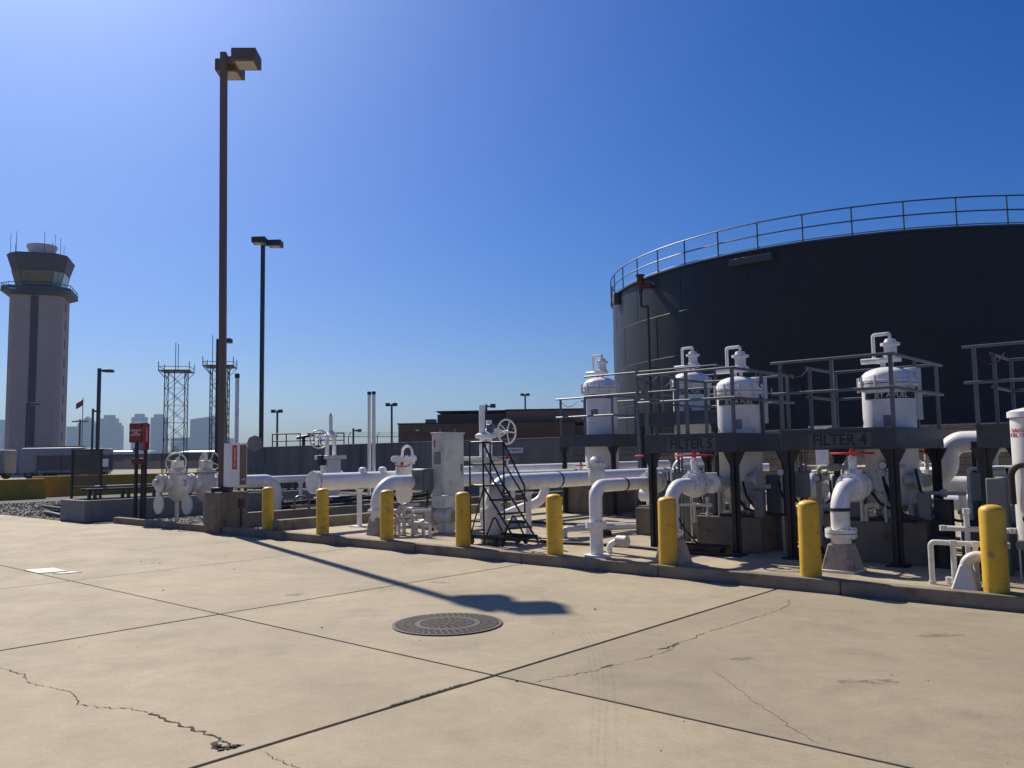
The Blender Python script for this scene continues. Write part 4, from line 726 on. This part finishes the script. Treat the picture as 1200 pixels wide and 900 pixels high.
# ------------------------------------------------------------ storage tank
TX, TY, TR, TH = 18.85, 43.8, 13.35, 9.93
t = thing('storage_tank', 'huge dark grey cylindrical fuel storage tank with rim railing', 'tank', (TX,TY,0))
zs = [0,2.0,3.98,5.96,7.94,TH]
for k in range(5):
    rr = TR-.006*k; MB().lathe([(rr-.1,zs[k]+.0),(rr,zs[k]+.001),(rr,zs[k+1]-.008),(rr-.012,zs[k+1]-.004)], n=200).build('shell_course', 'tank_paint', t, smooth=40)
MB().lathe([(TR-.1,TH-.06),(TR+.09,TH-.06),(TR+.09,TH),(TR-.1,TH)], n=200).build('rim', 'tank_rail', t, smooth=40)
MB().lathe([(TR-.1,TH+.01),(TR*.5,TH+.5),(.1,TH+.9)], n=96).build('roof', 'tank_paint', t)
pm_ = MB().cyl((0,0,0),(0,0,1.1),.03,n=6).build('railing_post', 'tank_rail', t); pme = pm_.data
N = 46
for k in range(N):
    a = 2*math.pi*(k+.35)/N; o = pm_ if k == 0 else pm_.copy()
    if k: COL.objects.link(o)
    o.location = ((TR+.05)*math.cos(a),(TR+.05)*math.sin(a),TH)
for z in (.56,1.1): MB().ring((0,0,TH+z),(0,0,1),TR+.05,.028,184,6).build('rail', 'tank_rail', t)
MB().ring((0,0,TH+.06),(0,0,1),TR+.05,.02,184,4).build('toe_rail', 'tank_rail', t)
for k in range(5):
    if k: MB().ring((0,0,zs[k]),(0,0,1),TR-.006*k,.012,200,6).build('weld_bead', 'tank_paint', t)
    for q in range(24):
        a = 2*math.pi*(q+.5*(k%2)+.15)/24; rr = TR-.006*k; o = MB().box(-.01,.008,-.02,.02,zs[k]+.02,zs[k+1]-.03).build('weld_seam', 'tank_paint', t, smooth=0); o.location = (rr*math.cos(a),rr*math.sin(a),0); o.rotation_euler = (0,0,a)
def on_tank(deg, dr=0): return ((TR+dr)*math.cos(R(deg)), (TR+dr)*math.sin(R(deg)))
x, y = on_tank(-158.0, .38)
fc = MB().lathe([(.1,9.0),(.1,9.3),(.17,9.42),(.17,9.8),(.22,9.82),(.22,9.87),(.1,9.89)],(x,y,.15),n=20).build('foam_chamber', 'dark_red', t)
x2, y2 = on_tank(-156, .05); MB().tube([(x,y,9.5),(x2+.3,y2-.15,9.45),(x2,y2,9.45)],.12,12).build('foam_inlet', 'dark_red', fc)
x3, y3 = on_tank(-157.0, .25); x4, y4 = on_tank(-156.6,.22)
MB().tube(fillet([(x,y,9.15),(x,y,8.5),(x4,y4,8.5),(x4,y4,.05)],.12),.07,10).build('foam_pipe', 'tank_rail', t)
for z in (5.6,3.0): 
    xa, ya = on_tank(-156.6,-.02); MB().cyl((xa,ya,z),(x4,y4,z),.03,n=6).build('pipe_bracket', 'tank_rail', t)
for deg, w, hh in ((-131.5,1.9,.30),(-174.5,.5,.55)):
    xa, ya = on_tank(deg, .12); o = MB().box(-.14,.14,-w/2,w/2,9.35,9.35+hh).build('vent_hood', 'tank_rail', t, bev=.03); o.location = (xa,ya,0); o.rotation_euler = (0,0,R(deg))
xa, ya = on_tank(-128.6,.02); tp = MB().box(-.02,.03,-1.15,1.15,3.72,4.28).build('name_board', 'black', t); tp.location = (xa,ya,0); tp.rotation_euler = (0,0,R(-128.6))
text('lettering', 'TANK-1', .42, 'sign_white', tp, (.034,-.55,4.0), (R(90),0,R(90)), bold=0, sx=.75)

# ------------------------------------------------------------ brown building
t = thing('brown_building', 'low brown flat-roofed building with stepped parapet beyond the wall', 'building', (0,80,0))
MB().box(-11,6,0,14,0,4.75).build('front_wing', 'brick_brown', t, bev=.03); MB().box(-7.6,16,4,20,0,5.85).build('main_block', 'brick_brown', t, bev=.03); MB().box(-.6,9,1.2,3.99,4.76,5.95).build('upper_block', 'brick_tan', t, bev=.03); MB().box(6.01,20,.5,3.98,0,4.4).build('side_wing', 'brick_brown', t, bev=.03)
MB().box(-11.1,6.1,-.1,14,4.76,4.86).build('coping', 'trim_dark', t); MB().box(-.7,9.1,1.1,3.99,5.96,6.1).build('coping', 'trim_dark', t); MB().box(-7.7,16.1,3.995,20,6.11,6.2).build('coping', 'trim_dark', t)
for x in (-3.2,-2.0,-.9): MB().box(x,x+.9,-.04,.02,4.15,4.6).build('vent_grille', 'grey_box', t)
for x in (-9.3,.0): MB().box(x,x+.3,-.14,-.01,4.1,4.25).build('wall_lamp', 'sign_white', t)
for x in (6.6,8.2,9.8): 
    w_ = MB().box(x,x+1.4,.42,.49,2.9,3.6).build('window', 'glass', t); MB().box(x-.06,x+1.46,.40,.47,2.8,2.88).build('sill', 'trim_dark', w_)
MB().box(-8.6,-7.62,2,3.6,4.9,5.3).build('roof_unit', 'plate_grey', t)
# ------------------------------------------------------------ lamps on poles
def box_lamp(label, loc, h, heads, rz=0, r=.09, s=.34, m='lamp_dark', hh=.22):
    t = thing('light_pole', label, 'light pole', loc, rz); MB().box(-r,r,-r,r,0,h).build('pole', m, t)
    for dx, dy in heads:
        MB().box(min(r*dx,.35*dx)-.04*abs(dy),max(r*dx,.35*dx)+.04*abs(dy),min(r*dy,.35*dy)-.04*abs(dx),max(r*dy,.35*dy)+.04*abs(dx),h-.25,h-.12).build('arm', m, t)
        cx, cy = (.35+s)*dx, (.35+s)*dy; H_ = MB().box(cx-s,cx+s,cy-s,cy+s,h-.3,h-.3+hh*1.6).build('lamp_head', m, t, bev=.02); MB().box(cx-s*.7,cx+s*.7,cy-s*.7,cy+s*.7,h-.315,h-.301).build('lens', 'lens', H_)
    return t
box_lamp('tall dark light pole with two box heads behind the containment wall', (-15.1,50,0), 14.9, [(1,0),(0,-1)], R(2), .11, .4)
box_lamp('slim dark light pole with one arm near the control tower', (-29.9,60,0), 8.4, [(1,0)], 0, .1, .3, hh=.12)
box_lamp('dark single-arm light pole partly hidden by the bronze pole', (-21.3,60,0), 10.4, [(1,0)], 0, .12, .3, hh=.2)
box_lamp('dark light pole with one arm in front of the control tower', (-61.3,105,0), 9.2, [(1,0)], 0, .12, .5, hh=.15)
box_lamp('short dark lamp rising above the brown building roof', (-2.2,70,0), 5.95, [(1,0)], 0, .09, .22, hh=.2)
box_lamp('small grey lamp just above the containment wall top', (-13.4,70,0), 4.1, [(1,0)], 0, .07, .16, 'galvanized', .15)
box_lamp('thin dark pole beside the airport lamp', (-31.3,62,0), 5.6, [(1,0)], 0, .06, .1, hh=.1)
box_lamp('thin dark lamp pole standing before the skyline flag', (-49.4,95,0), 6.5, [(1,0),(-1,0)], 0, .07, .25, hh=.08)
def flood(label, loc, h):
    t = thing('flood_light', label, 'flood light', loc); MB().cyl((0,0,0),(0,0,h),.09,n=10).build('pole', 'galvanized', t); MB().cyl((-.45,0,h-.1),(.45,0,h-.1),.04,n=8).build('crossbar', 'galvanized', t)
    for x in (-.3,.3): MB().add([(x-.2,-.15,h-.2),(x+.2,-.15,h-.2),(x+.12,.15,h-.12),(x-.12,.15,h-.12),(x-.2,-.15,h+.08),(x+.2,-.15,h+.08),(x+.12,.15,h+.1),(x-.12,.15,h+.1)],[(3,2,1,0),(4,5,6,7),(0,1,5,4),(1,2,6,5),(2,3,7,6),(3,0,4,7)]).build('lamp', 'dark_steel', t, smooth=0)
flood('twin flood light pole left of the brown building', (-10.17,70,0), 6.1); flood('twin flood light pole over the guard frame', (-19.8,70,0), 5.7); flood('twin flood light pole behind the brown building roof', (1.4,90,0), 8.2)

# ------------------------------------------------------------ control tower
t = thing('control_tower', 'concrete airport control tower with flared dark cab and white radome', 'control tower', (-76.7,134,0), R(19)); t.scale = (.83,.83,1)
def octo(rx, ry, ch): return [(-rx+ch,-ry),(rx-ch,-ry),(rx,-ry+ch),(rx,ry-ch),(rx-ch,ry),(-rx+ch,ry),(-rx,ry-ch),(-rx,-ry+ch)]
MB().prism(octo(4.55,4.55,.9),0,28.2).build('shaft', 'tower_wall', t, smooth=0)
MB().box(-.75,.55,-4.62,-4.5,0,28.1).build('stair_strip', 'tower_dark', t, smooth=0)
for z in range(2,28,2): MB().box(-.72,.52,-4.66,-4.625,z,z+1.2).build('window', 'tower_dark', t, smooth=0)
for z in range(2,28,3): MB().box(4.56,4.62,-1.2,-.4,z,z+1.6).build('window', 'tower_dark', t, smooth=0)
MB().prism(octo(4.55,4.55,.9),28.2,28.7,octo(6.0,6.0,1.6)).build('gallery_soffit', 'tower_dark', t, smooth=0); MB().prism(octo(6.0,6.0,1.6),28.7,28.9).build('gallery_deck', 'tower_teal', t, smooth=0)
oc = octo(5.9,5.9,1.6)
for i in range(8):
    a, b = Vector((*oc[i],0)), Vector((*oc[(i+1)%8],0))
    for z in (29.4,29.95): MB().cyl(a+Vector((0,0,z)),b+Vector((0,0,z)),.06,n=6).build('gallery_rail', 'tower_teal', t)
    for k in range(4):
        p = a.lerp(b,k/4); MB().cyl(p+Vector((0,0,28.9)),p+Vector((0,0,30.0)),.05,n=6).build('gallery_post', 'tower_teal', t)
    d = (b-a).normalized(); nrm = Vector((d.y,-d.x,0))*.02
    MB().add([a+Vector((0,0,28.95))+nrm,b+Vector((0,0,28.95))+nrm,b+Vector((0,0,29.5))+nrm,a+Vector((0,0,29.5))+nrm,a+Vector((0,0,28.95))-nrm,b+Vector((0,0,28.95))-nrm,b+Vector((0,0,29.5))-nrm,a+Vector((0,0,29.5))-nrm],[(0,1,2,3),(7,6,5,4),(0,4,5,1),(1,5,6,2),(2,6,7,3),(3,7,4,0)]).build('gallery_panel', 'tower_teal', t, smooth=0)
c0, c1, c2 = octo(3.75,3.75,1.3), octo(4.5,4.5,1.55), octo(5.35,5.35,1.8)
MB().prism(octo(3.7,3.7,1.3),28.9,29.7,c0).build('cab_base', 'tower_dark', t, smooth=0); MB().prism([(x*.985,y*.985) for x,y in c0],29.7,32.2,[(x*.985,y*.985) for x,y in c1]).build('cab_core', 'glass', t, smooth=0); MB().prism(c1,32.2,34.7,c2).build('cab_fascia', 'tower_dark', t, smooth=0)
for i in range(8):
    a0, b0, a1, b1 = [Vector((*p,z)) for p, z in ((c0[i],29.7),(c0[(i+1)%8],29.7),(c1[i],32.2),(c1[(i+1)%8],32.2))]
    n = 4 if i % 2 == 0 else 2
    for k in range(n):
        q = [a0.lerp(b0,(k+.04)/n), a0.lerp(b0,(k+.96)/n), a1.lerp(b1,(k+.96)/n), a1.lerp(b1,(k+.04)/n)]; cc = sum(q, Vector())/4; o_ = Vector((cc.x,cc.y,0)).normalized()*.02
        MB().add([p+o_ for p in q]+[p-o_ for p in q],[(0,1,2,3),(7,6,5,4),(0,4,5,1),(1,5,6,2),(2,6,7,3),(3,7,4,0)]).build('cab_window', 'glass_bright' if (i in (1,2) ) else 'glass', t, smooth=0)
    MB().cyl(a0*1.004, a1*1.0, .09, n=6).build('mullion', 'tower_dark', t)
MB().prism(octo(5.0,5.0,1.7),34.7,35.0).build('roof', 'tower_dark', t, smooth=0)
MB().lathe([(1.9,35.0),(2.35,36.0),(2.75,36.8),(2.7,37.0),(1.4,37.25),(.2,37.3)],n=36).build('radome', 'radome', t)
for x, y, h in ((-4.6,-4,38),(-4,-3,36.5),(-3.5,-4.6,38.3),(-3.7,-3.8,37.2),(1.2,-4.4,38.6),(2.6,-4.6,36.9),(3.0,-4.2,38.2),(4.0,-4.4,37.6),(4.4,-3.2,36.6)): MB().cyl((x,y,34.9),(x,y,h),.045,n=6).build('antenna', 'lattice', t)
# ------------------------------------------------------------ lattice towers
def lattice(label, loc, wdt, h, masts):
    t = thing('lattice_tower', label, 'lattice tower', loc, R(12), 'lattice antenna towers'); w = wdt/2; cs = [(-w,-w),(w,-w),(w,w),(-w,w)]
    for x, y in cs: MB().cyl((x,y,0),(x,y,h),.06,n=6).build('leg', 'lattice', t)
    n = 6; dz = h/n
    for k in range(n):
        for i in range(4):
            (x0,y0),(x1,y1) = cs[i], cs[(i+1)%4]
            MB().cyl((x0,y0,k*dz),(x1,y1,(k+1)*dz),.03,n=5).build('brace', 'lattice', t); MB().cyl((x1,y1,k*dz),(x0,y0,(k+1)*dz),.03,n=5).build('brace', 'lattice', t); MB().cyl((x0,y0,(k+1)*dz),(x1,y1,(k+1)*dz),.03,n=5).build('girt', 'lattice', t)
    W_ = 1.75; MB().box(-W_,W_,-W_,W_,h,h+.1).build('top_deck', 'lattice', t)
    for x, y in ((-W_,-W_),(W_,-W_),(W_,W_),(-W_,W_)): MB().cyl((x*.6,y*.6,h-.9),(x,y,h),.05,n=5).build('knee_brace', 'lattice', t); MB().cyl((x,y,h),(x,y,h+1.1),.05,n=5).build('deck_post', 'lattice', t)
    for i in range(4):
        q = ((-W_,-W_),(W_,-W_),(W_,W_),(-W_,W_)); MB().cyl((*q[i],h+.5),(*q[(i+1)%4],h+.5),.035,n=5).build('deck_rail', 'lattice', t)
    for x, y, z in masts: MB().cyl((x,y,h),(x,y,z),.045,n=6).build('mast', 'lattice', t)
    MB().cyl((0,-w-.1,0),(0,-w-.1,h),.06,n=5).build('ladder', 'lattice', t)
lattice('steel lattice antenna tower with two central masts', (-40.9,101,0), 2.3, 12.4, [(-.15,0,16.0),(.15,0,15.8)])
lattice('steel lattice antenna tower with one tall mast beside the bronze pole', (-35.6,101,0), 2.0, 12.9, [(-.9,0,16.8),(.6,.4,14.2)])
# ------------------------------------------------------------ tankers, aircraft, fence, flag
def tanker(label, loc, L, rz, m):
    t = thing('tank_truck', label, 'truck', loc, rz, 'parked tank trucks')
    pr = [(-1.25,.55),(1.25,.55),(1.3,1.2),(1.25,2.6),(.95,3.15),(-.95,3.15),(-1.25,2.6),(-1.3,1.2)]; n = len(pr)
    vs = [(0,y,z) for y,z in pr]+[(L,y,z) for y,z in pr]
    MB().add(vs,[tuple(range(n)),tuple(range(2*n-1,n-1,-1))]+[(i,n+i,n+(i+1)%n,(i+1)%n) for i in range(n)]).build('tank_body', m, t, bev=.12)
    for x in (L*.25,L*.5,L*.75): MB().box(x-.03,x+.03,-1.33,-1.3,.9,2.5).build('rib', m, t)
    MB().box(.3,L-.3,-.4,.4,3.16,3.3).build('catwalk', 'plate_grey', t)
    MB().box(L+.25,L+2.2,-1.2,1.2,.6,3.0).build('cab', 'truck_grey', t, bev=.15); MB().box(L+1.0,L+1.9,-1.23,-1.21,1.8,2.6).build('cab_window', 'glass', t); MB().box(0,L+2.1,-.5,.5,.4,.6).build('chassis', 'dark_steel', t)
    for x in (1.0,2.2,L+1.2):
        for y in (-1.1,1.1):
            w_ = MB().cyl((x,y-.15,.5),(x,y+.15,.5),.5,n=20).build('wheel', 'rubber', t); MB().cyl((x,y-.17,.5),(x,y+.17,.5),.24,n=14).build('rim', 'plate_grey', w_)
tanker('silver tank truck parked behind the yellow barrier, full length in view', (-50.2,86,0), 6.2, R(2), 'aluminium')
tanker('grey tank truck parked behind the yellow barrier, cut off by its twin', (-60.4,85.5,0), 6.6, R(1), 'truck_grey')
def plane(label, loc, rz, L=34, k=1.0):
    t = thing('airliner', label, 'aircraft', loc, rz, 'parked airliners'); r = 1.9*k; z = 3.4*k
    st = [(0,.2,.3),(.03,.55,.15),(.08,.85,.05),(.14,1,0),(.65,1,0),(.8,.8,.2),(.92,.45,.5),(1,.15,.75)]
    MB().tube([(L*(a-.5),0,z+r*c) for a,b,c in st],[r*b for a,b,c in st],28).build('fuselage', 'plane_white', t)
    for s in (-1,1):
        w_ = MB().add([(-3,s*1.5,z-1),(3.2,s*1.5,z-1),(6.5,s*16,z+.6),(5,s*16,z+.6),(-3,s*1.5,z-.5),(3.2,s*1.5,z-.7),(6.5,s*16,z+.75),(5,s*16,z+.75)],[(3,2,1,0),(4,5,6,7),(0,1,5,4),(1,2,6,5),(2,3,7,6),(3,0,4,7)]).build('wing', 'plane_white', t, smooth=0)
        e = MB().lathe([(.6,-1.6),(1.0,-1.5),(1.1,-.6),(.9,1.2),(.5,1.8)],(-1.6,s*5.2,z-1.6),'x',24).build('engine', 'plane_blue', t)
        MB().add([(L*.42,0,z+1.2),(L*.5,0,z+1.3),(L*.53,s*5.5,z+1.7),(L*.5,s*5.5,z+1.7),(L*.42,0,z+1.4),(L*.5,0,z+1.45),(L*.53,s*5.5,z+1.8),(L*.5,s*5.5,z+1.8)],[(3,2,1,0),(4,5,6,7),(0,1,5,4),(1,2,6,5),(2,3,7,6),(3,0,4,7)]).build('tailplane', 'plane_white', t, smooth=0)
        for x in (-1,): MB().cyl((2.0,s*2.8,.55),(2.0,s*3.2,.55),.55,n=16).build('wheel', 'rubber', t); MB().cyl((2.0,s*2.9,.4),(2.0,s*2.7,z-.9),.12,n=8).build('gear_leg', 'galvanized', t)
    MB().cyl((-L*.38,-.15,.4),(-L*.38,.15,.4),.4,n=16).build('wheel', 'rubber', t); MB().cyl((-L*.38,0,.4),(-L*.38,0,z-1.4),.1,n=8).build('gear_leg', 'galvanized', t)
    MB().add([(L*.36,-.15,z+1.5),(L*.48,-.15,z+1.5),(L*.54,-.08,z+6.4),(L*.48,-.08,z+6.4),(L*.36,.15,z+1.5),(L*.48,.15,z+1.5),(L*.54,.08,z+6.4),(L*.48,.08,z+6.4)],[(0,1,2,3),(7,6,5,4),(0,4,5,1),(1,5,6,2),(2,6,7,3),(3,7,4,0)]).build('tail_fin', 'plane_blue', t, smooth=0)
    for k_ in range(22): MB().box(-L*.3+k_*.95-.13,-L*.3+k_*.95+.13,-r-.012,-r+.1,z+.45,z+.75).build('window', 'glass', t, smooth=0)
plane('white airliner with dark tail fin parked below the skyline', (-145,290,0), R(-6), 36); plane('second white airliner parked behind the lattice towers', (-118,330,0), R(-8), 34)
def fence(label, p0, p1, h, n, mesh=True, z0=0):
    t = thing('chain_link_fence', label, 'fence', (*p0,0)); d = Vector((p1[0]-p0[0],p1[1]-p0[1],0))
    for k in range(n+1): q = d*(k/n); MB().cyl((q.x,q.y,0),(q.x,q.y,h),.035,n=6).build('post', 'dark_steel', t); MB().cyl((q.x,q.y,h),(q.x+.2,q.y-.1,h+.35),.025,n=5).build('barb_arm', 'dark_steel', t)
    MB().cyl((0,0,h),(d.x,d.y,h),.025,n=6).build('rail', 'dark_steel', t)
    for q in (.12,.22,.32): MB().cyl((.1,-.05,h+q),(d.x+.1,d.y-.05,h+q),.008,n=4).build('barbed_wire', 'dark_steel', t)
    if mesh:
        nr = Vector((-d.y,d.x,0)).normalized()*.01; MB().add([(-nr.x,-nr.y,z0),(d.x-nr.x,d.y-nr.y,z0),(d.x-nr.x,d.y-nr.y,h),(-nr.x,-nr.y,h),(nr.x,nr.y,z0),(d.x+nr.x,d.y+nr.y,z0),(d.x+nr.x,d.y+nr.y,h),(nr.x,nr.y,h)],[(0,1,2,3),(7,6,5,4)]).build('screen_mesh', 'screen_mesh', t, smooth=0)
fence('screened chain link fence along the airfield behind the shutoff sign', (-44.5,78), (-14,72), 2.3, 12, True, .9)
fence('barbed wire fence on top of the wall line near the vents', (-14,60), (-6.5,66), 3.2, 4, False)
t = thing('flag', 'small red striped flag on a pole beside the control tower', 'flag', (-66.2,128,0)); MB().cyl((0,0,0),(0,0,11.5),.06,n=8).build('pole', 'galvanized', t)
mb = MB(); vs = []; nx = 5
for i in range(nx+1):
    for z in (0,.9): vs.append((-i*.2,.12*math.sin(i*.9),10.4-i*.14+z))
mb.add(vs,[(2*i,2*i+2,2*i+3,2*i+1) for i in range(nx)]).build('cloth', 'flag', t)
t = thing('gate_sign', 'small pale notice board on posts beyond the fence', 'sign', (-36.5,74,0)); 
for x in (0,.6): MB().box(x-.03,x+.03,-.03,.03,0,1.9).build('post', 'galvanized', t)
MB().box(-.05,.65,-.05,-.031,1.2,1.9).build('board', 'sign_white', t)
# ------------------------------------------------------------ skyline
def tower_block(label, x0, x1, h, y, m, crown=None, seed=0):
    t = thing('high_rise', label, 'high rise', ((x0+x1)/2,y,0), 0, 'downtown high rises'); w = (x1-x0)/2; MB().box(-w,w,-w*.7,w*.7,0,h).build('block', m, t, smooth=0)
    nf = max(4,int(h/9)); mb = MB()
    for k in range(nf): z = 6+k*(h-8)/nf; MB().box(-w-.3,w+.3,-w*.7-.4,-w*.7+.3,z,z+(h-8)/nf*.5).build('window_band', 'city_glass', t, smooth=0)
    if crown == 'peak': MB().add([(-w,-w*.7,h),(w,-w*.7,h),(w,w*.7,h),(-w,w*.7,h),(0,-w*.3,h+22),(0,w*.3,h+22)],[(0,1,4),(1,2,5,4),(2,3,5),(3,0,4,5)]).build('crown', m, t, smooth=0)
    if crown == 'step': MB().box(-w*.65,w*.65,-w*.4,w*.4,h,h+10).build('crown', m, t, smooth=0)
    if crown == 'slant': MB().add([(-w,-w*.7,h),(w,-w*.7,h),(w,w*.7,h),(-w,w*.7,h),(w,-w*.7,h+9),(w,w*.7,h+9)],[(0,1,4),(1,2,5,4),(2,3,5),(3,0,4,5)]).build('crown', m, t, smooth=0)
sk = [(-1345,-1312,108,2520,'city_a',None,'slab high rise left of the peaked skyline tower'),(-1312,-1299,92,2560,'city_b',None,'low narrow high rise left of the peaked tower'),(-1299,-1252,115,2500,'city_b','peak','skyline tower with peaked crown'),(-1250,-1232,108,2570,'city_a',None,'pale slab between the peaked tower and twin blocks'),
 (-1232,-1190,130,2500,'city_b','step','broad stepped high rise in the skyline centre'),(-1190,-1163,106,2480,'city_a','step','shorter stepped high rise beside the broad one'),(-1140,-1102,132,2500,'city_a','step','high rise rising behind the red shutoff sign'),(-1082,-1043,130,2500,'city_b','step','high rise left of the first lattice tower'),
 (-1035,-985,70,2540,'city_a',None,'low wide block behind the first lattice tower'),(-960,-893,122,2500,'city_b','slant','wide slab high rise between the lattice towers'),(-1640,-1519,130,2500,'city_b',None,'wide dark block left of the control tower'),(-1170,-1140,78,2600,'city_b',None,'low block left of the shutoff sign high rise'),
 (-1110,-1080,76,2600,'city_a',None,'low block right of the shutoff sign high rise'),(-895,-860,66,2560,'city_a',None,'low block right of the wide slab high rise'),(-985,-958,62,2600,'city_b',None,'low block left of the wide slab high rise')]
for x0, x1, h, y, m, cr, lb in sk: tower_block(lb, x0, x1, h, y, m, cr)
# ------------------------------------------------------------ haze
hz = MB().box(-3500,3500,-200,3300,-1.6,165).build('haze', 'haze_off', None, smooth=0); hz['kind'] = 'stuff'; hz['label'] = 'thin blue haze over the airfield and skyline'; hz['category'] = 'haze'
m = bpy.data.materials.new('haze'); m.use_nodes = True; n = m.node_tree.nodes; n.remove(n['Principled BSDF']); pv = n.new('ShaderNodeVolumePrincipled')
pv.inputs['Color'].default_value = (.5,.72,1,1); pv.inputs['Density'].default_value = .00014; pv.inputs['Anisotropy'].default_value = .2
m.node_tree.links.new(pv.outputs[0], n['Material Output'].inputs['Volume']); hz.data.materials.clear(); hz.data.materials.append(m)
